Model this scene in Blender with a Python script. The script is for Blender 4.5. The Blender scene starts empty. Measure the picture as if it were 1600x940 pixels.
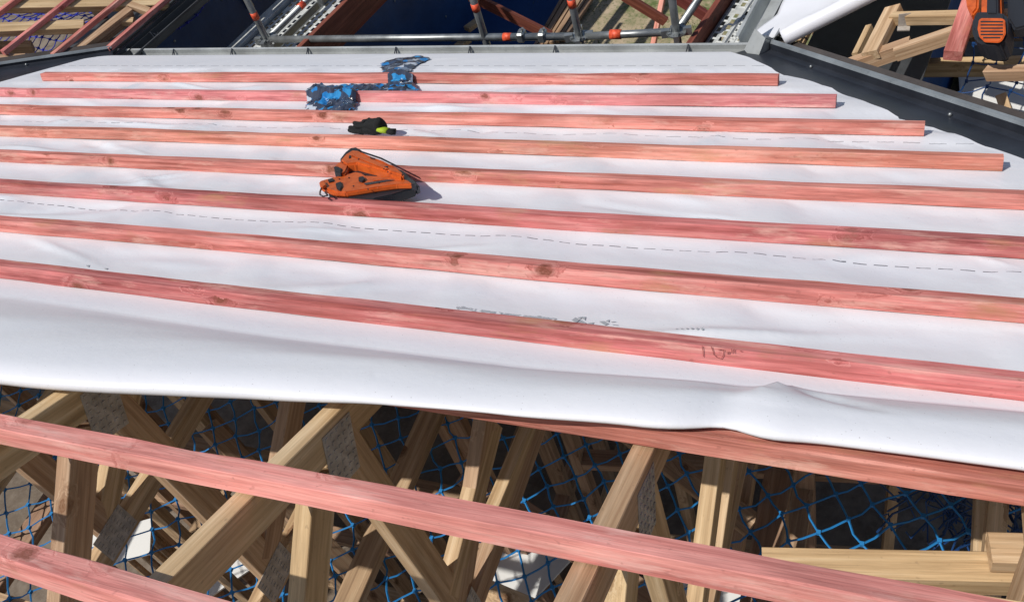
import bpy, bmesh, math, random
import numpy as np
from mathutils import Vector, Matrix, noise
random.seed(7)
sc = bpy.context.scene
C = sc.collection

# ------------------------------------------------------------------ camera
F = 1490.0
def nrm(v): v = np.array(v, float); return v/np.linalg.norm(v)
_X = -nrm([-3544, -365, F]); _Z = -nrm([490, 1320, F]); _Z = nrm(_Z-_Z.dot(_X)*_X); _Y = np.cross(_Z, _X)
CM = np.array([_X, _Y, _Z])                       # camera (x right, y down, z forward) -> world
cd = bpy.data.cameras.new('camera'); cam = bpy.data.objects.new('camera', cd); C.objects.link(cam)
cd.sensor_width = 36; cd.lens = 36*F/1600; cd.clip_start = .02; cd.clip_end = 3000
m = Matrix.Identity(4)
for i in range(3):
    m[i][0] = CM[i][0]; m[i][1] = -CM[i][1]; m[i][2] = -CM[i][2]
cam.matrix_world = m
sc.camera = cam
# ------------------------------------------------------------------ light
H = 1.1                                            # camera height over the roof plane
PITCH = math.radians(23.555); SP, CP, TP = math.sin(PITCH), math.cos(PITCH), math.tan(PITCH)
def rv(a, b, c): return Vector((a, b*CP+c*SP, -b*SP+c*CP))      # roof-plane vector to world
sun_dir = rv(-.36, -.69, .62).normalized()
sl = bpy.data.lights.new('sun', 'SUN'); sl.energy = 4.2; sl.angle = math.radians(.53); sl.color = (1, .955, .89)
so = bpy.data.objects.new('sun', sl); C.objects.link(so)
so.rotation_euler = sun_dir.to_track_quat('Z', 'Y').to_euler()
w = bpy.data.worlds.new('World'); sc.world = w; w.use_nodes = True
nt = w.node_tree; sky = nt.nodes.new('ShaderNodeTexSky'); sky.sky_type = 'NISHITA'; sky.sun_disc = False
sky.sun_elevation = math.asin(sun_dir.z); sky.sun_rotation = math.atan2(sun_dir.x, sun_dir.y)
nt.links.new(sky.outputs[0], nt.nodes['Background'].inputs[0]); nt.nodes['Background'].inputs[1].default_value = .09
sc.view_settings.view_transform = 'Standard'; sc.view_settings.look = 'None'
sc.view_settings.exposure = -.18; sc.view_settings.gamma = 1

# ------------------------------------------------------------------ geometry helpers
def PL(u, v, w_=0.0): return Vector((u, (w_-H)*SP+v*CP, (w_-H)*CP-v*SP))
RM = Matrix(((1, 0, 0, 0), (0, CP, SP, -H*SP), (0, -SP, CP, -H*CP), (0, 0, 0, 1)))   # roof frame -> world
def ray(x, y): return CM @ np.array([x-800, y-470, F])
def onroof(x, y, w_=0.0):
    r = ray(x, y); nn = np.array([0, SP, CP]); p = r*(w_-H)/r.dot(nn)
    return float(p[0]), float(p.dot(np.array([0, CP, -SP])))
def onx(x, y, X0): r = ray(x, y); return Vector(r*X0/r[0])
def onz(x, y, Z0): r = ray(x, y); return Vector(r*Z0/r[2])
def ony(x, y, Y0): r = ray(x, y); return Vector(r*Y0/r[1])

def tag(o, label=None, cat=None, group=None, kind=None):
    if label: o['label'] = label
    if cat: o['category'] = cat
    if group: o['group'] = group
    if kind: o['kind'] = kind
    return o
def empty(name, loc, label, cat, group=None):
    o = bpy.data.objects.new(name, None); C.objects.link(o); o.location = loc; o.empty_display_size = .1
    return tag(o, label, cat, group)
def link(name, me, mat, parent=None, mw=None):
    o = bpy.data.objects.new(name, me); C.objects.link(o)
    if mat: 
        for mm in (mat if isinstance(mat, (list, tuple)) else [mat]): me.materials.append(mm)
    M = mw if mw is not None else Matrix.Identity(4)
    if parent is not None:
        pm = Matrix.Translation(parent.location) if parent.parent is None and parent.type == 'EMPTY' else parent.get('_', None)
        pm = WM(parent); o.parent = parent; o.matrix_basis = pm.inverted() @ M
    else: o.matrix_basis = M
    return o
def WM(o):
    if o.type == 'EMPTY': b = Matrix.Translation(o.location) @ o.rotation_euler.to_matrix().to_4x4()
    else: b = o.matrix_basis.copy()
    return (WM(o.parent) @ b) if o.parent else b
def from_bm(bm, name='m', smooth=False):
    me = bpy.data.meshes.new(name); bm.normal_update(); bm.to_mesh(me); bm.free()
    if smooth: me.polygons.foreach_set('use_smooth', [True]*len(me.polygons))
    return me
def box_bm(bm, sx, sy, sz, mat=Matrix.Identity(4), bev=0.0):
    r = bmesh.ops.create_cube(bm, size=1, matrix=mat @ Matrix.Diagonal((sx, sy, sz, 1)))
    if bev:
        es = list({e for v in r['verts'] for e in v.link_edges})
        bmesh.ops.bevel(bm, geom=es, offset=bev, segments=1, affect='EDGES')
    return r
def frame(p0, p1, yhint):
    x = (p1-p0).normalized(); z = x.cross(yhint).normalized(); y = z.cross(x)
    return Matrix(((x.x, y.x, z.x, 0), (x.y, y.y, z.y, 0), (x.z, y.z, z.z, 0), (0, 0, 0, 1)))
def beam(name, p0, p1, a, b, mat, parent=None, yhint=Vector((1, 0, 0)), bev=.002, wob=0, seed=0, cut=None):
    """square sawn timber from p0 to p1, a thick along yhint, b deep; local X runs along the grain"""
    p0, p1 = Vector(p0), Vector(p1); L = (p1-p0).length; c = (p0+p1)/2
    bm = bmesh.new(); n = max(1, int(L/.15)) if wob else 1
    ring = []
    q = bev
    sec = [(-a/2+q, -b/2), (a/2-q, -b/2), (a/2, -b/2+q), (a/2, b/2-q), (a/2-q, b/2), (-a/2+q, b/2), (-a/2, b/2-q), (-a/2, -b/2+q)]
    for i in range(n+1):
        x = -L/2+L*i/n
        dy = wob*(noise.noise((x*.9+seed*7.1, seed, 0))) if wob else 0
        dz = wob*.5*(noise.noise((x*1.3, seed*3.3, 5))) if wob else 0
        rr = []
        for k, (y, z) in enumerate(sec):
            e = wob*.35*noise.noise((x*5, k*1.7+seed, 2)) if wob else 0
            xx = x
            if cut and i in (0, n): xx = x + (cut[0 if i == 0 else 1])*z
            rr.append(bm.verts.new((xx, y+dy+e, z+dz+e)))
        ring.append(rr)
    for i in range(n):
        for k in range(8):
            bm.faces.new((ring[i][k], ring[i][(k+1) % 8], ring[i+1][(k+1) % 8], ring[i+1][k]))
    bm.faces.new(ring[0][::-1]); bm.faces.new(ring[-1])
    bmesh.ops.recalc_face_normals(bm, faces=bm.faces)
    return link(name, from_bm(bm, name), mat, parent, Matrix.Translation(c) @ frame(p0, p1, yhint))
def tube_into(bm, pts, r, n=8, caps=True, rad=None):
    pts = [Vector(p) for p in pts]; rings = []
    up = Vector((0, 0, 1)); t0 = (pts[1]-pts[0]).normalized()
    if abs(t0.dot(up)) > .9: up = Vector((0, 1, 0))
    s = t0.cross(up).normalized()
    for i, p in enumerate(pts):
        t = (pts[min(i+1, len(pts)-1)]-pts[max(i-1, 0)]).normalized()
        s = (s-t*s.dot(t)).normalized(); q = t.cross(s); R = rad[i] if rad else r
        rings.append([bm.verts.new(p+(s*math.cos(2*math.pi*k/n)+q*math.sin(2*math.pi*k/n))*R) for k in range(n)])
    for i in range(len(pts)-1):
        for k in range(n): bm.faces.new((rings[i][k], rings[i][(k+1) % n], rings[i+1][(k+1) % n], rings[i+1][k]))
    if caps: bm.faces.new(rings[0][::-1]); bm.faces.new(rings[-1])
def tube(name, pts, r, mat, parent=None, n=12):
    bm = bmesh.new(); tube_into(bm, pts, r, n); me = from_bm(bm, name, True); return link(name, me, mat, parent)
def poly_mesh(name, quads, mat, parent=None, mw=None, thick=0, smooth=False):
    bm = bmesh.new()
    for q in quads: bm.faces.new([bm.verts.new(Vector(p)) for p in q])
    bmesh.ops.remove_doubles(bm, verts=bm.verts, dist=1e-4)
    bmesh.ops.recalc_face_normals(bm, faces=bm.faces)
    o = link(name, from_bm(bm, name, smooth), mat, parent, mw)
    if thick:
        s = o.modifiers.new('thickness', 'SOLIDIFY'); s.thickness = thick; s.offset = 0
    return o
def prism(name, outline, z0, z1, mat, parent, mw, bev=.004, segs=2):
    """outline (x,y) in frame mw extruded z0..z1 with rounded edges"""
    bm = bmesh.new(); vs = [bm.verts.new((x, y, z0)) for x, y in outline]
    f = bm.faces.new(vs); r = bmesh.ops.extrude_face_region(bm, geom=[f])
    for v in r['geom']:
        if isinstance(v, bmesh.types.BMVert): v.co.z = z1
    bmesh.ops.recalc_face_normals(bm, faces=bm.faces)
    if bev: bmesh.ops.bevel(bm, geom=list(bm.edges), offset=bev, segments=segs, affect='EDGES', clamp_overlap=True)
    me = from_bm(bm, name); return link(name, me, mat, parent, mw)

# ------------------------------------------------------------------ material helpers
def mat(name, col=(.5, .5, .5), rough=.6, metal=0, spec=.5):
    m_ = bpy.data.materials.new(name); m_.use_nodes = True; b = m_.node_tree.nodes['Principled BSDF']
    b.inputs['Base Color'].default_value = (*col, 1); b.inputs['Roughness'].default_value = rough
    b.inputs['Metallic'].default_value = metal; b.inputs['Specular IOR Level'].default_value = spec
    return m_
class G:
    """tiny node-graph writer"""
    def __init__(s, m_): s.m = m_; s.t = m_.node_tree; s.b = s.t.nodes['Principled BSDF']
    def n(s, ty, **kw):
        x = s.t.nodes.new(ty)
        for k, v in kw.items(): setattr(x, k, v)
        return x
    def setv(s, sock, v):
        if isinstance(v, (int, float)): sock.default_value = v
        elif isinstance(v, tuple): sock.default_value = (*v, 1) if len(v) == 3 and sock.type == 'RGBA' else v
        else: s.t.links.new(v, sock)
    def math(s, op, a, b=0.0, c=0.0):
        x = s.n('ShaderNodeMath', operation=op); s.setv(x.inputs[0], a); s.setv(x.inputs[1], b); s.setv(x.inputs[2], c); return x.outputs[0]
    def noise(s, vec, scale, detail=4, rough=.55, dist=0):
        x = s.n('ShaderNodeTexNoise'); s.setv(x.inputs['Vector'], vec); x.inputs['Scale'].default_value = scale
        x.inputs['Detail'].default_value = detail; x.inputs['Roughness'].default_value = rough; x.inputs['Distortion'].default_value = dist; return x
    def mapv(s, vec, scale=(1, 1, 1), loc=(0, 0, 0), rot=(0, 0, 0)):
        x = s.n('ShaderNodeMapping'); s.setv(x.inputs['Vector'], vec); x.inputs['Scale'].default_value = scale
        s.setv(x.inputs['Location'], loc) ; x.inputs['Rotation'].default_value = rot; return x.outputs[0]
    def ramp(s, f, stops):
        x = s.n('ShaderNodeValToRGB'); s.setv(x.inputs[0], f); e = x.color_ramp.elements
        while len(e) < len(stops): e.new(.5)
        for k, (p, c) in enumerate(stops):
            e[k].position = p; e[k].color = (*c, 1) if len(c) == 3 else c
        return x.outputs[0]
    def mix(s, f, a, b, mode='MIX'):
        x = s.n('ShaderNodeMix', data_type='RGBA', blend_type=mode); s.setv(x.inputs[0], f); s.setv(x.inputs[6], a); s.setv(x.inputs[7], b); return x.outputs[2]
    def objco(s): return s.n('ShaderNodeTexCoord').outputs['Object']
    def rnd(s): return s.n('ShaderNodeObjectInfo').outputs['Random']
    def bump(s, h, strength, dist):
        x = s.n('ShaderNodeBump'); s.setv(x.inputs['Height'], h); x.inputs['Strength'].default_value = strength; x.inputs['Distance'].default_value = dist
        s.t.links.new(x.outputs[0], s.b.inputs['Normal']); return x
    def col(s, c): s.setv(s.b.inputs['Base Color'], c)

def timber(name, dark, mid, light, knot, knot_amt=.88, rough=.65, grain=1.0, patch=None, spec=.3, pv=.75, pale=None):
    m_ = mat(name, mid, rough, 0, spec); g = G(m_)
    co = g.objco(); r = g.rnd()
    off = g.n('ShaderNodeCombineXYZ'); g.setv(off.inputs[0], g.math('MULTIPLY', r, 37.0)); g.setv(off.inputs[1], g.math('MULTIPLY', r, 3.1)); g.setv(off.inputs[2], g.math('MULTIPLY', r, 5.7))
    va = g.n('ShaderNodeVectorMath', operation='ADD'); g.setv(va.inputs[0], co); g.setv(va.inputs[1], off.outputs[0]); v = va.outputs[0]
    # knots
    kv0 = g.mapv(v, (11, 17, 17)); kn = g.noise(g.mapv(v, (30, 45, 45)), 1, 3, .6); kva = g.n('ShaderNodeVectorMath', operation='MULTIPLY_ADD'); g.setv(kva.inputs[0], kn.outputs['Color']); kva.inputs[1].default_value = (.55, .55, .55); g.setv(kva.inputs[2], kv0); kv = kva.outputs[0]; vo = g.n('ShaderNodeTexVoronoi'); g.setv(vo.inputs['Vector'], kv); vo.inputs['Scale'].default_value = 1
    sep = g.n('ShaderNodeSeparateColor'); g.setv(sep.inputs[0], vo.outputs['Color'])
    has = g.math('GREATER_THAN', sep.outputs[0], knot_amt)
    d = vo.outputs['Distance']
    near = g.math('MULTIPLY', has, g.math('SUBTRACT', 1.0, g.math('MULTIPLY', d, 1.35)))
    near = g.math('MAXIMUM', near, 0.0)
    # grain, bent round the knots
    gv = g.mapv(v, (1.1, 30, 30)); ga = g.n('ShaderNodeVectorMath', operation='ADD'); g.setv(ga.inputs[0], gv)
    cb = g.n('ShaderNodeCombineXYZ'); bend = g.math('MULTIPLY', near, 3.6); g.setv(cb.inputs[1], bend); g.setv(cb.inputs[2], bend); g.setv(ga.inputs[1], cb.outputs[0])
    n1 = g.noise(ga.outputs[0], 1.6, 5, .6, .25); n2 = g.noise(g.mapv(v, (9, 260, 260)), 1, 3, .7)
    n3 = g.noise(g.mapv(v, (1.3, 6, 6)), 1.6, 3, .6)
    c = g.ramp(n1.outputs['Fac'], [(.32, dark), (.5, mid), (.68, light)])
    fine = g.math('MULTIPLY', g.math('SUBTRACT', n2.outputs['Fac'], .5), .7*grain)
    c = g.mix(g.math('ADD', .5, fine), (0, 0, 0), c, 'MIX') if False else c
    hsv = g.n('ShaderNodeHueSaturation'); g.setv(hsv.inputs['Color'], c)
    val = g.math('ADD', 1.0, fine); val = g.math('ADD', val, g.math('MULTIPLY', g.math('SUBTRACT', n3.outputs['Fac'], .5), pv))
    val = g.math('ADD', val, g.math('MULTIPLY', g.math('SUBTRACT', r, .5), .28)); g.setv(hsv.inputs['Value'], val)
    g.setv(hsv.inputs['Hue'], g.math('ADD', .5, g.math('MULTIPLY', g.math('SUBTRACT', r, .5), .022)))
    c = hsv.outputs[0]
    if patch:
        pn = g.noise(g.mapv(v, (3, 9, 9), (4, 4, 4)), 1.2, 5, .65)
        c = g.mix(g.ramp(pn.outputs['Fac'], [(.56, (0, 0, 0)), (.72, (.75, .75, .75))]), c, patch)
    if pale:
        pn2 = g.noise(g.mapv(v, (2.2, 14, 14), (9, 1, 3)), 1.5, 6, .7)
        c = g.mix(g.ramp(pn2.outputs['Fac'], [(.54, (0, 0, 0)), (.70, (.7, .7, .7))]), c, pale)
        pn3 = g.noise(g.mapv(v, (1.6, 3, 3), (2, 7, 5)), 1.1, 4, .6)
        c = g.mix(g.ramp(pn3.outputs['Fac'], [(.52, (0, 0, 0)), (.70, (.55, .55, .55))]), c, dark)
    rings = g.math('SINE', g.math('MULTIPLY', d, 46.0))
    kc = g.math('MULTIPLY', has, g.ramp(d, [(.10, (1, 1, 1)), (.24, (.75, .75, .75)), (.34, (.22, .22, .22)), (.55, (0, 0, 0))]))
    kk = g.math('MULTIPLY', kc, g.math('ADD', .86, g.math('MULTIPLY', rings, .14)))
    c = g.mix(kk, c, knot)
    sp = g.noise(g.mapv(v, (60, 90, 90)), 1, 1, .5)
    c = g.mix(g.ramp(sp.outputs['Fac'], [(.70, (0, 0, 0)), (.78, (.35, .35, .35))]), c, tuple(x*.45 for x in mid))
    g.col(c); bh = g.math('ADD', g.math('MULTIPLY', n2.outputs['Fac'], .6), n1.outputs['Fac']); g.bump(bh, .35, .003)
    return m_
PINK = timber('pink_treated_pine', (.34, .10, .075), (.59, .21, .175), (.72, .325, .275), (.17, .055, .03), .925, .8, 1.5, (.44, .22, .12), .15, 1.5, (.76, .46, .38))
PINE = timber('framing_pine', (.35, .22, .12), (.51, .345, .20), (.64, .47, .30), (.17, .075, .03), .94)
PINE2 = timber('shade_dark_pine', (.26, .16, .095), (.38, .245, .15), (.48, .34, .22), (.12, .055, .025), .92)  # darker pine, with the shade inside the house put into its tone
REDT = timber('red_stained_timber', (.13, .035, .025), (.20, .055, .04), (.28, .09, .06), (.08, .03, .02), .95)

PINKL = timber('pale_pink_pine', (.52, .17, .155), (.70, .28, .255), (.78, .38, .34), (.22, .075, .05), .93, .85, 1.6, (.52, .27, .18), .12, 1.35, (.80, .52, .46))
PINKO = timber('orange_pink_pine', (.36, .115, .08), (.60, .23, .18), (.72, .33, .265), (.18, .06, .03), .93, .85, 1.6, (.50, .28, .15), .12, 1.5, (.76, .48, .38))
def galv(name, col, rough=.42, metal=.75, sc_=9):
    m_ = mat(name, col, rough, metal); g = G(m_); co = g.objco()
    n1 = g.noise(co, sc_, 4, .6); n2 = g.noise(co, sc_*14, 2, .6)
    c = g.ramp(n1.outputs['Fac'], [(.3, tuple(x*.66 for x in col)), (.7, tuple(min(1, x*1.18) for x in col))])
    g.col(g.mix(g.ramp(n2.outputs['Fac'], [(.62, (0, 0, 0)), (.75, (.5, .5, .5))]), c, tuple(x*.5 for x in col)))
    g.setv(g.b.inputs['Roughness'], g.math('ADD', rough-.12, g.math('MULTIPLY', n1.outputs['Fac'], .28))); return m_
STEEL = galv('galvanised_steel', (.36, .38, .38)); PLATE = galv('nail_plate_zinc', (.47, .43, .38), .5, .15, 30)
GUT = galv('grey_gutter', (.50, .52, .51), .4, .35, 4)
FLASH = galv('black_flashing', (.028, .032, .042), .38, .1, 5)
LIP = galv('grey_flashing_lip', (.25, .275, .29), .38, .3, 5)
DARKG = galv('charcoal_gutter', (.07, .075, .08), .4, .2, 5)
ORB = mat('orange_paint_band', (.85, .10, .03), .5); G_ = G(ORB); G_.col(G_.ramp(G_.noise(G_.objco(), 40, 3).outputs['Fac'], [(.35, (.5, .05, .02)), (.6, (.9, .13, .05))]))

# ------------------------------------------------------------------ roof paper
B = {}                                              # battens: far top edge (u,v) left and right
tops = {1: [(72, 113), (1218, 115)], 2: [(0, 137), (1308, 148)], 3: [(0, 163), (1352, 187)], 4: [(0, 195), (1568, 240)],
        5: [(0, 233), (1600, 297)], 6: [(0, 279), (1600, 370)], 7: [(0, 335), (1600, 466)], 8: [(0, 405), (1600, 580)],
        9: [(1180, 670), (1600, 731)], 10: [(0, 645), (1200, 868)], 11: [(0, 835), (370, 940)]}
BW, BT = .046, .045
for k, q in tops.items():
    (u0, v0), (u1, v1) = onroof(*q[0], BT), onroof(*q[1], BT); s_ = (v1-v0)/(u1-u0); B[k] = (u0, v0, s_)
def bv(k, u): return B[k][1]+B[k][2]*(u-B[k][0])
EAVE_V = 4.97
CL = PL(-5.2, 5.0); CR = PL(-.85, 5.0)
AL, AR = math.radians(12), math.radians(8)
WL = Vector((math.sin(AL), math.cos(AL), 0)); RL = Vector((-math.cos(AL), math.sin(AL), 0))     # left wing: along, upslope
WR = Vector((math.sin(AR), math.cos(AR), 0)); RR = Vector((math.cos(AR), -math.sin(AR), 0))
VL = Vector((-1, -math.cos(AL)/(1+math.sin(AL)), 0)); VR = Vector((1, -math.cos(AR)/(1-math.sin(AR)), 0))
def vmax_raw(u):
    a = EAVE_V
    if u < CL.x: a = min(a, 5.0+(u-CL.x)*(-VL.y/1)/CP)
    if u > CR.x: a = min(a, 5.0+(u-CR.x)*VR.y/CP)
    return a
def lerp_tab(x, tab):
    if x <= tab[0][0]: return tab[0][1]
    for (a, b), (c, d) in zip(tab, tab[1:]):
        if x <= c:
            t = (x-a)/(c-a); t = t*t*(3-2*t)*.5+t*.5; return b+(d-b)*t
    return tab[-1][1]
ELT = [(-8.4, 1.4), (-5.52, 3.86), (-5.38, 4.15), (-5.345, 4.4), (-5.32, 4.62), (-5.29, 4.85), (-5.26, 5.0), (-5.2, 9)]
ERT = [(-1.1, 9), (-1.0, 4.97), (-.956, 4.9), (-.86, 4.80), (-.69, 4.55), (-.59, 4.44), (-.39, 4.19), (-.286, 4.07), (-.104, 3.83), (.152, 3.52), (.287, 3.34), (2.7, .4)]
def lin_tab(x, t):
    return float(np.interp(x, [q[0] for q in t], [q[1] for q in t]))
def paper_edge(u):
    g = .10
    e = min(EAVE_V-.02, vmax_raw(u-.0)-.0)
    eL, eR = lin_tab(u, ELT), lin_tab(u, ERT)
    return min(EAVE_V-.03, eL, eR)+.012*noise.noise((u*3.1, 0, 0))+.006*noise.noise((u*11, 3, 0))
VF = [(-6, 1.15), (-2.3, 1.265), (-1.95, 1.30), (-1.3, 1.395), (-1.0, 1.422), (-.72, 1.437), (-.45, 1.462), (-.28, 1.490), (.2, 1.502), (3, 1.51)]
VC = [(-6, 1.73), (-2.37, 1.72), (-1.49, 1.70), (-.82, 1.71), (-.33, 1.75), (.22, 1.79), (3, 1.8)]
trussX = [-.46+.70*k for k in range(-8, 5)]
wrinkles = []
rw = random.Random(11)
for i in range(170):
    wrinkles.append((rw.uniform(-6, 1.5), rw.uniform(1.9, 4.9), rw.uniform(-.5, .5)+(math.pi*0 if rw.random() < .7 else .9), rw.uniform(.12, .5), rw.uniform(.012, .035), rw.uniform(.004, .014)*rw.choice((1, 1, -1))))
wrinkles += [(-2.75, 2.66, -.55, .35, .03, .012), (-2.35, 2.95, -.6, .28, .025, .010), (-1.9, 2.75, .1, .3, .03, -.008), (-3.1, 2.3, .25, .5, .03, .009), (-1.55, 2.0, .35, .4, .03, .006)]
bats = [1, 2, 3, 4, 5, 6, 7, 8]
def Wp(u, v):
    vb = [bv(k, u)-BW/2 for k in bats]
    # distance to the nearest batten line (press to 0) and sag between
    lo = None; hi = None
    for x in vb:
        if x <= v and (lo is None or x > lo): lo = x
        if x > v and (hi is None or x < hi): hi = x
    if lo is None: lo = 1.545-.02
    if hi is None: hi = lo+.34
    t = min(1, max(0, (v-lo)/(hi-lo))); env = math.sin(math.pi*t)
    edge = min(v-lo, hi-v); 
    und = min(1, max(0, (edge-.018)/.05))
    x = .002+0.006*noise.noise((u*1.4, v*3.3, 0))+.0045*noise.noise((u*4, v*7+u*3, 4))+.0012*noise.noise((u*17, v*21, 9))
    ds = min(abs(u-X-.02) for X in trussX); x -= (.004+.007*min(1, ds/.22))*env-.004*math.sin(2*math.pi*t)
    puck = .007*max(0, noise.noise((u*6.5, round(lo*3), 2)))*1.3*max(0, 1-abs(v-hi+.06)/.06)      # puckers below each batten's near edge
    for (a, b, an, L, ww, am) in wrinkles:
        dx, dy = u-a, v-b
        if abs(dx) > L*1.6 or abs(dy) > L: continue
        l = dx*math.cos(an)+dy*math.sin(an); s = -dx*math.sin(an)+dy*math.cos(an)
        if abs(l) < L*1.5: x += am*math.exp(-(l/L)**2*2)*math.exp(-(s/ww)**2)*(1 if s < 0 else 1)
    if lo < 1.54: x *= .35; puck *= .2
    q_ = min(1, max(0, (ds-.03)/.12)); return max(-.0005-.0145*q_*q_*(3-2*q_), min((x+puck)*(.12+.88*und), .016))
def paper():
    us = np.arange(-8.2, 2.6, .024); nv = 235; rows = []
    NF = 26; cols = []
    for u in us:
        vf = lerp_tab(u, VF); vc = lerp_tab(u, VC); ve = paper_edge(u)
        dent = math.exp(-((u+.215)/.055)**2); d2 = math.exp(-((u+.31)/.05)**2)
        vf += .016*d2-.010*dent + .002*noise.noise((u*4, 9, 0))
        Ht = lerp_tab(u, [(-2.4, .064), (-1.6, .066), (-.9, .076), (-.5, .090), (3, .094)])+.005*noise.noise((u*1.1, 4, 0))+.004*dent-.010*d2
        
        if ve < vc+.1: ve = vc+.1
        pts = []
        for j in range(nv):
            v = ve+(vc-ve)*j/(nv-1); w0 = Wp(u, v)
            t = max(0, min(1, (v-vc)/.16)); t = t*t*(3-2*t); w0 = w0*t+.004*(1-t)
            if v > 4.88: w0 -= (v-4.88)**2*1.5
            pts.append((u, v, w0))
        va = vf+.068
        for j in range(1, NF+1):
            t = j/NF; v = vc+(va-vc)*t
            kb = min(1, max(0, (vc-va-.13)/.12)); te = t*t/(t+.10)*1.10; rise = kb*(1-(1-min(1, te))**2.6)+(1-kb)*(te*te*(3-2*te)*.4+(1-(1-min(1, te))**2)*.6)
            k = .004*dent*math.sin(math.pi*t)*2+.006*noise.noise((u*2.2+t, t*2.5, 7))*math.sin(math.pi*t)
            rl = abs(u+.225+.10*(t-.35))/.016; k += .011*math.exp(-rl)*math.sin(math.pi*min(1, t*.95))*(t > .1)
            # crease radiating from the dent
            cr = .014*math.exp(-((u+.215-.32*(t-.35))/.03)**2)*math.sin(math.pi*min(1, t*1.1))
            pts.append((u, v, .006+(Ht-.006)*rise+k-cr/(1+math.exp(-(u+.17)/.025))))
        lt = min(1, max(0, (-.72-u)/.8)); low = .050-.044*lt*lt*(3-2*lt)
        for j in range(1, 15):
            a = math.pi*j/14; r = .068; hz = (Ht-low)/2
            pts.append((u, va-math.sin(a)*r*(1.0), low+hz+math.cos(a)*hz))
        for j in range(1, 3): pts.append((u, va+.010*j, low+.0008*j))
        cols.append(pts)
    n = len(cols[0]); V = np.array(cols).reshape(-1, 3); nc = len(cols)
    idx = np.arange(nc*n).reshape(nc, n)
    a = idx[:-1, :-1].ravel(); b = idx[1:, :-1].ravel(); c = idx[1:, 1:].ravel(); d = idx[:-1, 1:].ravel()
    Fc = np.stack([a, d, c, b], 1)
    me = bpy.data.meshes.new('roofing_paper'); me.from_pydata(V.tolist(), [], Fc.tolist()); me.update()
    me.polygons.foreach_set('use_smooth', [True]*len(me.polygons))
    return me
def paper_mat():
    m_ = mat('white_roof_paper', (.78, .79, .82), .42, 0, .45); g = G(m_); co = g.objco()
    s = g.n('ShaderNodeSeparateXYZ'); g.setv(s.inputs[0], co); x, y = s.outputs[0], s.outputs[1]
    n = g.noise(g.mapv(co, (.7, 2.2, 1)), 1.6, 5, .6); n2 = g.noise(co, 60, 4, .6); n3 = g.noise(g.mapv(co, (3, 3, 3)), 2, 6, .7)
    c = g.mix(g.ramp(n.outputs['Fac'], [(.3, (0, 0, 0)), (.7, (1, 1, 1))]), (.74, .755, .80), (.81, .815, .84))
    c = g.mix(g.ramp(n3.outputs['Fac'], [(.6, (0, 0, 0)), (.75, (.35, .35, .35))]), c, (.62, .61, .62))
    spd = g.noise(co, 210, 1, .5)
    c = g.mix(g.ramp(spd.outputs['Fac'], [(.74, (0, 0, 0)), (.78, (.5, .5, .5))]), c, (.3, .28, .27))
    for (x0, y0, x1, y1, per, wd, st) in DASH:
        sl_ = (y1-y0)/(x1-x0)
        line = g.math('SUBTRACT', y, g.math('ADD', g.math('MULTIPLY', x, sl_), y0-sl_*x0))
        wv = g.noise(g.mapv(co, (2.5, 0, 0)), 2, 2, .5); line = g.math('ADD', line, g.math('MULTIPLY', g.math('SUBTRACT', wv.outputs['Fac'], .5), .008))
        on = g.math('LESS_THAN', g.math('ABSOLUTE', line), wd)
        fr = g.math('LESS_THAN', g.math('FRACT', g.math('MULTIPLY', x, 1/per)), .66)
        wn = g.noise(g.mapv(co, (7, 7, 7)), 3, 3, .6)
        c = g.mix(g.math('MULTIPLY', g.math('MULTIPLY', on, fr), g.math('MULTIPLY', g.ramp(wn.outputs['Fac'], [(.3, (.35, .35, .35)), (.5, (1, 1, 1))]), st)), c, (.05, .055, .075))
    g.col(c); bn = g.noise(g.mapv(co, (1, 1, 1)), 26, 5, .6); g.bump(g.math('ADD', g.math('MULTIPLY', bn.outputs['Fac'], 1.0), g.math('MULTIPLY', n2.outputs['Fac'], .12)), .28, .004)
    return m_
DASH = [(-3.316, 2.428, .248, 2.459, .052, .0022, .85), (-4.711, 4.622, -.734, 4.616, .09, .0042, .6), (-3.233, 3.47, -.215, 3.511, .085, .0035, .45)]
PAPER = paper_mat()
pp = link('roofing_paper', paper(), PAPER, None, RM)
tag(pp, 'large white roofing underlay under the pink battens, its near edge folded in a roll', 'roofing paper')

# faded print on the paper beside the eighth batten
INK = mat('faded_ink', (.40, .42, .44), .7)
def text_part(s, u, v, size, parent, rot, name='printed_text'):
    cu = bpy.data.curves.new('t', 'FONT'); cu.body = s; cu.size = size; cu.extrude = .0; cu.offset = .0002
    o = bpy.data.objects.new('t', cu); C.objects.link(o); dg = bpy.context.evaluated_depsgraph_get()
    me = bpy.data.meshes.new_from_object(o.evaluated_get(dg)); bpy.data.objects.remove(o)
    M = Matrix.Translation((u, v, 0)) @ Matrix.Rotation(rot, 4, 'Z')
    for vt in me.vertices:
        p = M @ vt.co; vt.co = (p.x, p.y, Wp(p.x, p.y)+.0022)
    o = bpy.data.objects.new(name, me); C.objects.link(o); me.materials.clear(); me.materials.append(INK)
    o.parent = parent; return o
text_part('Designed Smart, Built Tough', -.815, 1.925+.040, .024, pp, math.pi+.012)
def ink_poly(polys, name):
    bm = bmesh.new()
    for q in polys:
        bm.faces.new([bm.verts.new((u, v, Wp(u, v)+.0022)) for u, v in q])
    o = link(name, from_bm(bm, name), INK); o.parent = pp; return o
def pq(*pts): return [onroof(x, y, .002) for x, y in pts]
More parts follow.
